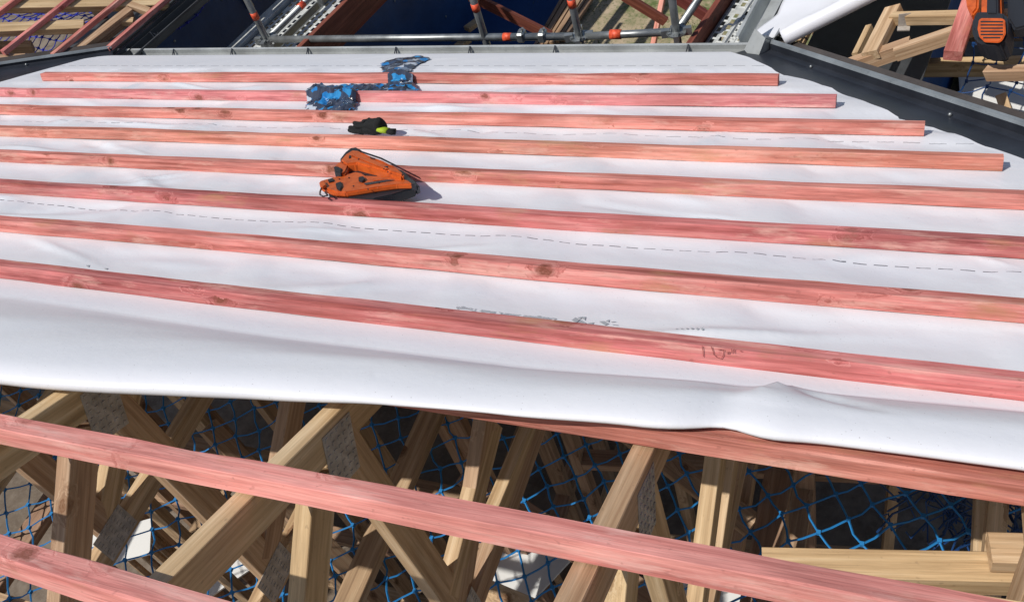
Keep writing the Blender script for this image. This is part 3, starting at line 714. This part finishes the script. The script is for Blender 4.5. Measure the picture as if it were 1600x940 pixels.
def f1(i, j):
    cs = .092; c, s = math.cos(.62), math.sin(.62); x, y = i*cs-3.0, j*cs-3.0
    X, Y = c*x-s*y-1.7, s*x+c*y+1.1
    z = -2.76-.16*max(0, math.cos((X+1.7)*.9))*max(0, math.cos((Y-1.1)*.7))+.05*noise.noise((X*1.5, Y*1.5, 0))
    return (X, Y, z)
net('safety_net', 'blue safety net slung below the roof trusses under the open frame', f1, 64, 64, .0036, NETM, lambda p: -4.4 < p.x < 1.2 and -1.5 < p.y < 3.0-max(0, p.x+.9)*.9, 1)
def f2(i, j):
    p = LP(-2.4+i*.09, 3.2-j*.09); return (p.x, p.y, -3.25-.12*abs(math.sin(i*.3)))
net('safety_net', 'royal blue safety net under the rafters of the left wing', f2, 50, 32, .0045, NETD, lambda p: True, 2)
def f3(i, j):
    p = RP(-3+i*.1, .5+j*.1); return (p.x, p.y, -3.0+.06*noise.noise((i*.4, j*.4, 0)))
net('safety_net', 'dark blue safety net under the right wing frame', f3, 50, 30, .0035, NETD2, lambda p: p.x > .1 and p.y > 2.8-p.x*.6, 3)
# bunched net heap in the bottom right corner
bm = bmesh.new(); rn = random.Random(5); c0 = onz(1560, 790, -2.9)
for i in range(70):
    a = Vector((rn.gauss(0, .12), rn.gauss(0, .09), rn.uniform(-.1, .08))); pts = [c0+a]
    for k in range(5): a = a+Vector((rn.uniform(-.07, .07), rn.uniform(-.07, .07), rn.uniform(-.05, .05))); pts.append(c0+a)
    tube_into(bm, pts, .0035, 4, False)
tag(link('bunched_net', from_bm(bm), NETD2), 'bunched heap of blue net cord hanging under the planks at the lower right', 'safety net')

# ------------------------------------------------------------------ scaffold in the courtyard
SY = 4.78
sca = empty('scaffold', ony(740, 60, SY), 'galvanised tube scaffold with orange bands standing beyond the gutter', 'scaffold')
def rosette(p):
    bm = bmesh.new()
    bmesh.ops.create_cone(bm, cap_ends=True, segments=20, radius1=.062, radius2=.062, depth=.009, matrix=Matrix.Translation(p))
    for k in range(8):
        a = k*math.pi/4; bmesh.ops.create_cube(bm, size=1, matrix=Matrix.Translation(p+Vector((.05*math.cos(a), .05*math.sin(a), .006))) @ Matrix.Rotation(a, 4, 'Z') @ Matrix.Diagonal((.02, .012, .02, 1)))
    for k in range(4):
        a = k*math.pi/2+.2; bmesh.ops.create_cube(bm, size=1, matrix=Matrix.Translation(p+Vector((.065*math.cos(a), .065*math.sin(a), .0))) @ Matrix.Rotation(a, 4, 'Z') @ Matrix.Diagonal((.05, .03, .05, 1)))
    link('rosette', from_bm(bm), STEEL, sca)
def band(p, d, r=.0262, L=.055):
    d = d.normalized(); tube('orange_band', [p-d*L/2, p+d*L/2], r, ORB, sca)
nodes = [(417, 62), (757, 57), (905, 57), (1057, 50)]
NPt = [ony(*q, SY) for q in nodes]
for k, p in enumerate(NPt):
    tube('standard', [Vector((p.x, p.y, -5.58)), Vector((p.x, p.y, -1.4))], .0242, STEEL, sca)
    bp = Vector((p.x, p.y, -5.585)); bm = bmesh.new(); box_bm(bm, .15, .15, .01, Matrix.Translation(bp)); link('base_plate', from_bm(bm), STEEL, sca)
    if k != 1: rosette(p)
    band(p+Vector((0, 0, [.20, .22, .24, .30][k])), Vector((0, 0, 1)))
tube('ledger', [NPt[0]+Vector((.03, 0, 0)), NPt[2]-Vector((.05, 0, 0))], .0242, STEEL, sca)
tube('ledger', [NPt[2]+Vector((.05, 0, 0)), NPt[3]-Vector((.03, 0, 0))], .0242, STEEL, sca)
for px in (793, ): band(ony(px, 58, SY), Vector((1, 0, 0)))
band(ony(962, 54, SY), Vector((1, 0, 0)), .030, .07)
for px in (815, 848):                                   # couplers
    p = ony(px, 56, SY); bm = bmesh.new(); box_bm(bm, .05, .075, .07, Matrix.Translation(p), .01); tube_into(bm, [p+Vector((0, 0, .02)), p+Vector((.03, -.02, .07))], .008, 6); link('coupler', from_bm(bm), STEEL, sca)
D1 = Vector((math.sin(.19), math.cos(.19), 0))
tube('transom', [NPt[0]+D1*.04, NPt[0]+D1*2.4], .0242, STEEL, sca); band(NPt[0]+D1*.42, D1)
tube('transom', [NPt[3]+D1*.04, NPt[3]+D1*2.4], .0242, STEEL, sca)
p = ony(526, 60, 5.4); tube('standard', [(p.x, p.y, -5.58), (p.x, p.y, -1.5)], .0242, STEEL, sca)
p = ony(1172, 30, 6.3) if False else NPt[3]+Vector((.45, .9, -.6)); tube('standard', [(p.x, p.y, -5.58), (p.x, p.y, -2.0)], .0242, STEEL, sca)
tube('brace', [NPt[3]+Vector((-.02, .05, -1.0)), NPt[3]+Vector((.30, .9, .35))], .0242, STEEL, sca); band(NPt[3]+Vector((.14, .5, -.28)), Vector((.3, .9, 1.3)), .027, .08)
def deck(name, p0, d, L, wd, label, holes=True):
    """perforated steel scaffold deck with real holes"""
    e = empty(name, p0+d*L/2, label, 'scaffold deck', 'steel decks of the scaffold')
    s = Vector((d.y, -d.x, 0)); bm = bmesh.new(); nu, nv = int(L/.06), max(3, int(wd/.042)); cu, cv = L/nu, wd/nv; q = .24
    for i in range(nu):
        for j in range(nv):
            o_ = (.5*cu if j % 2 else 0)
            x0, x1, y0, y1 = i*cu+o_, (i+1)*cu+o_, j*cv, (j+1)*cv
            O = [(x0, y0), (x1, y0), (x1, y1), (x0, y1)]; cx, cy = (x0+x1)/2, (y0+y1)/2
            I = [(cx+(x-cx)*.66, cy+(y-cy)*.5) for x, y in O]
            if i % 14 == 0: bm.faces.new([bm.verts.new(p0+d*x+s*y) for x, y in O]); continue
            vo = [bm.verts.new(p0+d*x+s*y) for x, y in O]; vi = [bm.verts.new(p0+d*x+s*y+Vector((0, 0, .004))) for x, y in I]
            for k in range(4): bm.faces.new((vo[k], vo[(k+1) % 4], vi[(k+1) % 4], vi[k]))
    link('tread_plate', from_bm(bm), DECK, e)
    for t in (0, wd):
        bm = bmesh.new(); M = Matrix.Translation(p0+d*L/2+s*t-Vector((0, 0, .03))) @ Matrix.Rotation(math.atan2(d.y, d.x), 4, 'Z'); box_bm(bm, L, .012, .07); link('side_rail', from_bm(bm), STEEL, e, M)
DECK = galv('deck_steel', (.62, .64, .62), .5, .1, 12)
DZ = -3.5
d0 = onz(356, 80, DZ); 
p_ = onz(375, 80, DZ); bm = bmesh.new(); D2 = Vector((math.sin(.2), math.cos(.2), 0))
deck('scaffold_deck', onz(376, 80, DZ)-D2*1.2, D2, 3.4, .24, 'perforated steel deck, second from the navy wall')
deck('scaffold_deck', onz(434, 80, DZ)-D2*1.2, D2, 2.0, .24, 'perforated steel deck right of the first, partly in shade')
o = beam('scaffold_board', onz(362, 80, DZ)-D2*1.2, onz(362, 80, DZ)+D2*2.2, .10, .04, DECK, None, Vector((D2.y, -D2.x, 0))); tag(o, 'narrow plain steel board along the navy wall', 'scaffold board')
o = beam('toe_board', onz(500, 80, DZ)-D2*.3+Vector((0, 0, .04)), onz(500, 80, DZ)+D2*3+Vector((0, 0, .04)), .04, .22, REDT, None, Vector((D2.y, -D2.x, 0))); tag(o, 'dark red toe board standing on edge beside the steel decks', 'toe board')
o = beam('timber_plank', onz(516, 80, DZ-.3)-D2*.3, onz(516, 80, DZ-.3)+D2*3, .10, .035, REDT, None, Vector((D2.y, -D2.x, 0))); tag(o, 'wide dark red brown plank below the toe board', 'plank')
for k, px in enumerate((1098, 1128, 1160)):
    deck('scaffold_deck', onz(px, 76, DZ)-D2*.5, D2, 2.6, .20, ['steel deck in the right corner, leftmost of three', 'steel deck in the right corner, middle of three', 'steel deck in the right corner beside the grey gutter'][k])
o = beam('toe_board', onz(1088, 78, DZ)-D2*.3, onz(1088, 78, DZ)+D2*2.2, .035, .22, REDT, None, Vector((D2.y, -D2.x, 0))); tag(o, 'dark toe board on edge beside the three right hand steel decks', 'toe board')
# timber braces on the ground
for (a, za, b, zb, nm, ww) in [((735, -6), -4.4, (860, 56), -4.9, 'dark red timber slanting behind the ledger left of the grass', .09), ((975, -6), -4.6, (1040, 34), -4.9, 'dark red timber slanting across the grass', .08),
                              ((1036, -5), -5.0, (1020, 74), -5.2, 'pale orange upright stake in the grass', .05), ((1055, -5), -4.4, (1110, 30), -4.6, 'dark red timber at the top right of the grass', .09)]:
    A, B_ = onz(*a, za), onz(*b, zb); o = beam('timber_brace', A, B_, ww, .045, REDT if 'dark' in nm else PINK, None, Vector((0, 0, 1))); tag(o, nm, 'timber')
rr_ = random.Random(9)
names = ['thin lath on the ground behind the ledger, longest', 'weathered lath on the ground next to the longest one', 'short lath on the ground near the grass edge', 'lath lying crosswise near the dark timber', 'lath furthest into the grass', 'lath nearest the gutter']
for k in range(6):
    A = onz(835+k*9, 74-k*2, -5.55); B_ = onz(880+k*9, -4, -5.52); o = beam('timber_lath', A, B_, .035+.02*(k % 2), .03, PINE2, None, Vector((1, 0, 0))); tag(o, names[k], 'lath')
for k, (px, py, nm) in enumerate([(738, 40, 'pale wood offcut beside the second post'), (723, 68, 'pale wood offcut just beyond the gutter'), (721, 3, 'small white offcut on the dark ground')]):
    A = onz(px, py, -5.2 if k < 2 else -5.5); bm = bmesh.new(); box_bm(bm, .09, .16, .05, Matrix.Translation(A) @ Matrix.Rotation(-.5, 4, 'Z'), .004); o = link('wood_offcut', from_bm(bm), PINE if k < 2 else WHT); tag(o, nm, 'offcut')
# dark navy sheet on the ground, added to stand in for courtyard shade
SHADE_NAVY = mat('navy_ground_shade', (.012, .05, .16), .5)
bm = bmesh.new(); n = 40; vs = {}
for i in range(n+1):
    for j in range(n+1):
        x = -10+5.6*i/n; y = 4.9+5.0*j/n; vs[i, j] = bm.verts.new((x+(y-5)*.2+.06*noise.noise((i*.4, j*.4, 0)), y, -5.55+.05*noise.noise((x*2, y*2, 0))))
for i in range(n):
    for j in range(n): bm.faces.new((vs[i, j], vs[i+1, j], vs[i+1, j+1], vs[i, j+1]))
tag(link('ground_shade', from_bm(bm, 't', True), SHADE_NAVY), 'dark navy sheet standing in for shade on the ground beyond the gutter', 'ground_shade')

# ------------------------------------------------------------------ nail gun on the paper
OR = mat('orange_plastic', (.72, .125, .02), .38); g = G(OR); nn_ = g.noise(g.objco(), 30, 4); g.col(g.ramp(nn_.outputs['Fac'], [(.3, (.42, .07, .012)), (.55, (.62, .115, .018))]))
BK = mat('black_rubber', (.02, .021, .026), .5); g = G(BK); g.bump(g.noise(g.objco(), 300, 2).outputs['Fac'], .3, .001)
DKM = galv('dark_tool_steel', (.09, .095, .11), .35, .7, 60)
GW = .05
def gpt(x, y, w_=.085): return onroof(x, y, w_)
gc = PL(*gpt(575, 275), .05)
gun = empty('nail_gun', gc, 'orange and black framing nail gun lying across the fifth batten', 'nail gun')
def gpr(name, pts, z0, z1, mt, bev=.006, w_=None): return prism(name, [gpt(x, y, z1 if w_ is None else w_) for x, y in pts], z0, z1, mt, gun, RM, bev)
gpr('motor_housing', [(530, 250), (538, 241), (550, 234), (562, 235), (576, 242), (600, 250), (620, 260), (632, 270), (628, 274), (604, 266), (580, 260), (556, 254), (540, 256)], .046, .086, OR, .008)
gpr('end_cap', [(531, 247), (538, 238), (547, 231), (557, 229.5), (566, 234), (560, 236), (549, 239), (541, 246), (535, 253)], .050, .084, BK, .005)
gpr('housing_ridge', [(548, 242), (555, 241), (608, 263), (602, 264)], .0865, .090, OR, .002)
gpr('housing_ridge', [(562, 238), (567, 239), (616, 260), (611, 260)], .0865, .089, OR, .002)
gpr('top_seam', [(566, 236), (578, 240), (596, 246), (620, 258), (618, 259.5), (594, 248), (576, 242), (564, 238)], .0865, .088, BK, .0004)
gpr('handle', [(521, 260), (527, 254), (537, 252), (545, 258), (541, 267), (536, 271), (525, 270)], .048, .078, OR, .006)
gpr('battery', [(521, 259), (530, 260), (535, 263), (533, 269), (523, 267)], .050, .084, BK, .004)
gpr('grip_and_dark_gap', [(540, 262), (556, 260), (580, 264), (604, 271), (612, 276), (590, 275), (566, 273), (548, 274), (540, 270)], .046, .056, BK, .003)  # black piece painting the shadowed gap between housing and magazine
gpr('magazine', [(498, 283), (508, 280), (520, 277), (534, 273), (546, 271), (556, 268), (566, 270), (572, 274), (600, 275), (622, 275), (640, 282), (646, 287), (620, 288), (590, 292), (560, 297), (540, 300), (522, 299), (502, 292)], .046, .066, OR, .005)
gpr('magazine_rail', [(512, 300), (545, 303), (600, 294), (646, 288), (649, 292), (612, 304), (584, 310), (548, 309)], .012, .046, BK, .004)
gpr('magazine_slot', [(568, 286), (612, 279), (618, 281), (572, 289)], .0665, .068, DKM, .0006)
gpr('magazine_rib', [(582, 279), (606, 277), (626, 281), (606, 279.5), (584, 281.5)], .0665, .070, OR, .001)
gpr('latch', [(524, 286), (533, 283), (535, 290), (531, 297), (526, 294)], .066, .072, BK, .002)
gpr('latch', [(560, 276), (568, 275), (571, 279), (566, 283), (560, 281)], .066, .074, BK, .002)
gpr('latch', [(512, 280), (520, 278), (522, 282), (514, 284)], .066, .071, BK, .001)
gpr('rear_block', [(499, 284), (506, 282), (510, 288), (504, 292), (500, 290)], .066, .076, OR, .002)
gpr('vent', [(597, 260), (606, 259), (605, 263), (599, 264)], .0862, .089, BK, .001)
gpr('vent', [(545, 243), (548, 242), (548, 246), (545, 247)], .0862, .089, BK, .001)
gpr('vent', [(577, 244), (587, 247), (588, 249), (579, 247)], .0862, .089, BK, .001)
gpr('nose', [(610, 266), (620, 262), (632, 267), (640, 276), (650, 283), (652, 288), (644, 288), (632, 282), (620, 276), (612, 273)], .040, .066, DKM, .004)
gpr('nose_tip', [(640, 280), (650, 285), (656, 290), (650, 293), (642, 287)], .015, .042, DKM, .003)
for q in ((552, 290), (545, 277), (592, 285), (530, 279), (575, 295), (606, 268), (560, 248)):
    gpr('screw', [(q[0]-1.2, q[1]), (q[0], q[1]-.9), (q[0]+1.2, q[1]), (q[0], q[1]+.9)], .066 if q[1] > 270 else .0862, .0685 if q[1] > 270 else .0885, BK, .0003)
hk = [PL(*gpt(x, y, .07), .07) for x, y in [(503, 292), (500, 300), (500, 304), (505, 307), (512, 305), (508, 300)]]
tube('belt_hook', hk, .003, DKM, gun, 6)

# ------------------------------------------------------------------ gloves
GLB = mat('black_knit_glove', (.016, .017, .017), .85, 0, .2); g = G(GLB); g.bump(g.noise(g.objco(), 220, 3).outputs['Fac'], .7, .003)
GLY = mat('lime_cuff', (.38, .52, .02), .7)
def glove(pix, base_w, label, seedd, cuffs, thumb, fing):
    cc = PL(*onroof(*pix, base_w), base_w); e = empty('work_glove', cc, label, 'glove', 'pair of work gloves')
    def W3(x, y, w_): return PL(*onroof(x, y, w_), w_)
    bm = bmesh.new()
    mod = []
    # body drawn as a skinned chain : palm then fingers
    verts, edges, rad = [], [], []
    def add(x, y, w_, r, par):
        verts.append(W3(x, y, w_)); rad.append(r)
        if par is not None: edges.append((par, len(verts)-1))
        return len(verts)-1
    r0 = add(*cuffs[0], None)
    prev = r0
    for c_ in cuffs[1:]: prev = add(*c_, prev)
    for f in fing:
        q = prev
        for c_ in f: q = add(*c_, q)
    q = r0 if len(cuffs) < 2 else 1
    for c_ in thumb: q = add(*c_, q)
    me = bpy.data.meshes.new('glove'); me.from_pydata([tuple(v-cc) for v in verts], edges, [])
    o = bpy.data.objects.new('knit_body', me); C.objects.link(o); me.materials.append(GLB); o.parent = e
    sk = o.modifiers.new('skin', 'SKIN'); 
    for i, v in enumerate(me.skin_vertices[0].data): v.radius = (rad[i], rad[i]); v.use_root = (i == 0)
    sk.use_smooth_shade = True
    ss = o.modifiers.new('sub', 'SUBSURF'); ss.levels = 2; ss.render_levels = 2
    return e, W3
gA, W3 = glove((590, 190), .02, 'black work glove lying on top, folded over the other glove', 1, [(604, 201, .035, .020), (596, 196, .045, .030), (582, 194, .045, .032)], [(592, 190, .07, .022), (590, 187, .082, .014)],
      [[(572, 193, .035, .013), (561, 194, .03, .011), (552, 192, .03, .0095)], [(572, 197, .035, .013), (560, 198, .03, .0115), (553, 196, .03, .010)], [(574, 190, .05, .012), (566, 190, .045, .010)]])
def cuffring(e, W3, pts, r, mt, nm):
    bm = bmesh.new(); tube_into(bm, [W3(*p) for p in pts], r, 16, True, [r*.92, r*1.06, r*1.02, r*.98][:len(pts)])
    c_ = sum((v.co for v in bm.verts), Vector())/len(bm.verts); n_ = rv(0, 0, 1)
    for v in bm.verts: d_ = (v.co-c_).dot(n_); v.co -= n_*d_*.42
    link(nm, from_bm(bm, 'c', True), mt, e)
cuffring(gA, W3, [(592, 201, .038), (598, 203, .034), (606, 205, .031)], .020, GLY, 'lime_band')
cuffring(gA, W3, [(608, 205, .030), (613, 206, .029), (618, 206, .028)], .021, GLB, 'cuff')
gB, W3 = glove((570, 203), .01, 'black work glove lying underneath, its fingers pointing left', 2, [(600, 204, .018, .018), (590, 203, .020, .024), (576, 203, .020, .024)], [(570, 199, .03, .011), (560, 197, .03, .010)],
      [[(566, 202, .018, .013), (554, 201, .018, .012), (545, 199, .018, .010)], [(566, 205, .015, .012), (553, 205, .015, .0115), (544, 203, .015, .010)], [(568, 206, .012, .010), (558, 207, .012, .009)]])

# ------------------------------------------------------------------ plastic wrapping
def plastic_mat(name, seedv, blue=.5):
    m_ = mat(name, (.05, .06, .08), .16, 0, .8); g = G(m_); co = g.objco(); v = g.mapv(co, (25, 25, 25), (seedv, seedv, 0))
    n0 = g.noise(v, 1.0, 3, .6, .8)
    vo = g.n('ShaderNodeTexVoronoi'); vd = g.n('ShaderNodeVectorMath', operation='ADD'); g.setv(vd.inputs[0], v); g.setv(vd.inputs[1], n0.outputs['Color']); g.setv(vo.inputs['Vector'], vd.outputs[0]); vo.inputs['Scale'].default_value = 1.1
    sep = g.n('ShaderNodeSeparateColor'); g.setv(sep.inputs[0], vo.outputs['Color'])
    r_ = g.n('ShaderNodeValToRGB'); r_.color_ramp.interpolation = 'CONSTANT'; g.setv(r_.inputs[0], sep.outputs[0]); e = r_.color_ramp.elements
    st = [(0, (.045, .055, .085)), (.34, (.02, .025, .045)), (.46, (.03, .26, .56)), (.46+.24*blue, (.16, .20, .27)), (.74, (.04, .06, .11)), (.86, (.015, .20, .52)), (.95, (.5, .55, .62))]
    while len(e) < len(st): e.new(.5)
    for k, (p, c) in enumerate(st): e[k].position = p; e[k].color = (*c, 1)
    g.col(r_.outputs[0]); return m_
def crumple(name, label, outline, w0, hgt, mt, seedv, dens=.009, group=None, fr=14):
    poly = [onroof(x, y, w0) for x, y in outline]; P2 = [Vector((a, b)) for a, b in poly]
    xs = [p.x for p in P2]; ys = [p.y for p in P2]
    def inside(p):
        c = False; j = len(P2)-1
        for i in range(len(P2)):
            a, b = P2[i], P2[j]
            if (a.y > p.y) != (b.y > p.y) and p.x < (b.x-a.x)*(p.y-a.y)/(b.y-a.y)+a.x: c = not c
            j = i
        return c
    def ed(p):
        d = 9
        for i in range(len(P2)):
            a, b = P2[i-1], P2[i]; ab = b-a; t = max(0, min(1, (p-a).dot(ab)/ab.length_squared)); d = min(d, (a+ab*t-p).length)
        return d
    nx, ny = int((max(xs)-min(xs))/dens)+1, int((max(ys)-min(ys))/dens)+1; bm = bmesh.new(); vs = {}
    for i in range(nx+1):
        for j in range(ny+1):
            p = Vector((min(xs)+i*dens, min(ys)+j*dens))
            if inside(p):
                e_ = min(1, ed(p)/.045); rid = 0
                for o_, am in ((fr, 1), (fr*2.1, .5), (fr*4, .25)):
                    rid += am*(1-abs(noise.noise((p.x*o_+seedv, p.y*o_*.8, seedv)))*2.4)
                wz = hgt*(e_**.6)*(.30+.62*rid/1.75)
                u_, v_ = p.x, p.y; under = BT if any(bv(k, u_)-BW-.02 < v_ < bv(k, u_)+.02 for k in bats) else .004
                base = under
                wz = base+max(.003, wz)
                # lateral crumple
                vs[i, j] = bm.verts.new((p.x+.012*noise.noise((p.x*30, p.y*30, 1)), p.y+.012*noise.noise((p.x*30, p.y*30, 6)), wz))
    for i in range(nx):
        for j in range(ny):
            q = [vs.get(k) for k in ((i, j), (i+1, j), (i+1, j+1), (i, j+1))]
            if all(q): bm.faces.new(q)
    o = link(name, from_bm(bm, name), mt, None, RM); s = o.modifiers.new('thickness', 'SOLIDIFY'); s.thickness = .001
    return tag(o, label, 'plastic wrap', group)
crumple('plastic_bag', 'crumpled blue and black plastic wrapper lying on the second batten', [(474, 158), (480, 140), (490, 134), (500, 129), (530, 133), (556, 141), (559, 150), (552, 160), (535, 164), (505, 162), (480, 163)], .04, .040, plastic_mat('printed_plastic', 1, .9), 3.3)
crumple('plastic_bag', 'twisted blue plastic wrapping trailing up to the first batten', [(524, 142), (532, 130), (545, 126), (555, 124), (575, 125), (600, 124), (610, 117), (630, 113), (647, 119), (654, 130), (635, 140), (610, 143), (580, 142), (556, 142), (540, 148)], .04, .038, plastic_mat('clear_blue_plastic', 5, .6), 8.1, .008)
def flatplastic():
    ol = [(593, 96), (600, 92), (628, 87), (660, 84), (674, 88), (660, 94), (652, 99), (642, 108), (595, 110)]
    o = crumple('plastic_sheet', 'flat dark blue plastic wrapper lying over the paper edge at the gutter', ol, .02, .022, plastic_mat('dark_plastic', 9, .15), 1.7, .012, None, 6)
flatplastic()

# ------------------------------------------------------------------ second nail gun at the top right, resting on the wing batten
def NG(x, y, h):
    # point on the plane parallel to the right wing roof at height h
    n_ = np.array([-RR.x*SP, -RR.y*SP, CP]); c_ = np.array(RP(0, 0, h)); r = ray(x, y); return Vector(r*(c_.dot(n_)/r.dot(n_)))
zc = NG(1540, 35, .10); g2 = empty('nail_gun', zc, 'orange and black nail gun standing on the pink batten at the top right corner', 'nail gun')
WM4 = Matrix(((WR.x, RR.x*CP, -RR.x*SP, 0), (WR.y, RR.y*CP, -RR.y*SP, 0), (0, SP, CP, 0), (0, 0, 0, 1)))
WM4 = Matrix.Translation(CR) @ WM4
WMI = WM4.inverted()
def g2pr(name, pts, z0, z1, mt, bev=.006):
    ol = []
    for x, y in pts: p = WMI @ NG(x, y, z1); ol.append((p.x, p.y))
    return prism(name, ol, z0, z1, mt, g2, WM4, bev)
g2pr('motor_housing', [(1519, 26), (1524, 18), (1535, 16), (1560, 17), (1571, 19), (1574, 30), (1573, 50), (1567, 63), (1555, 68), (1535, 67), (1522, 60), (1517, 45)], .05, .145, BK, .012)
g2pr('orange_ring', [(1529, 31), (1534, 28), (1565, 28), (1570, 31), (1571, 52), (1566, 62), (1560, 66), (1538, 65), (1530, 57), (1527, 45)], .145, .152, OR, .003)
for k in range(6):
    y = 33+k*5; g2pr('vent_slot', [(1532+(k == 5)*4, y), (1567-(k == 5)*4, y), (1567-(k == 5)*4, y+2), (1532+(k == 5)*4, y+2)], .1522, .1535, BK, .0003)
g2pr('handle', [(1533, -30), (1562, -30), (1564, 22), (1532, 22)], .07, .125, OR, .01)
g2pr('grip_and_dark_gap', [(1542, -30), (1558, -30), (1559, 22), (1541, 22)], .120, .15, BK, .006)
g2pr('side_cover', [(1506, -20), (1518, -25), (1530, -20), (1528, 12), (1518, 24), (1510, 10)], .05, .10, OR, .008)
g2pr('magazine', [(1572, -40), (1600, -40), (1606, 40), (1584, 46), (1574, 30)], .04, .09, BK, .008)
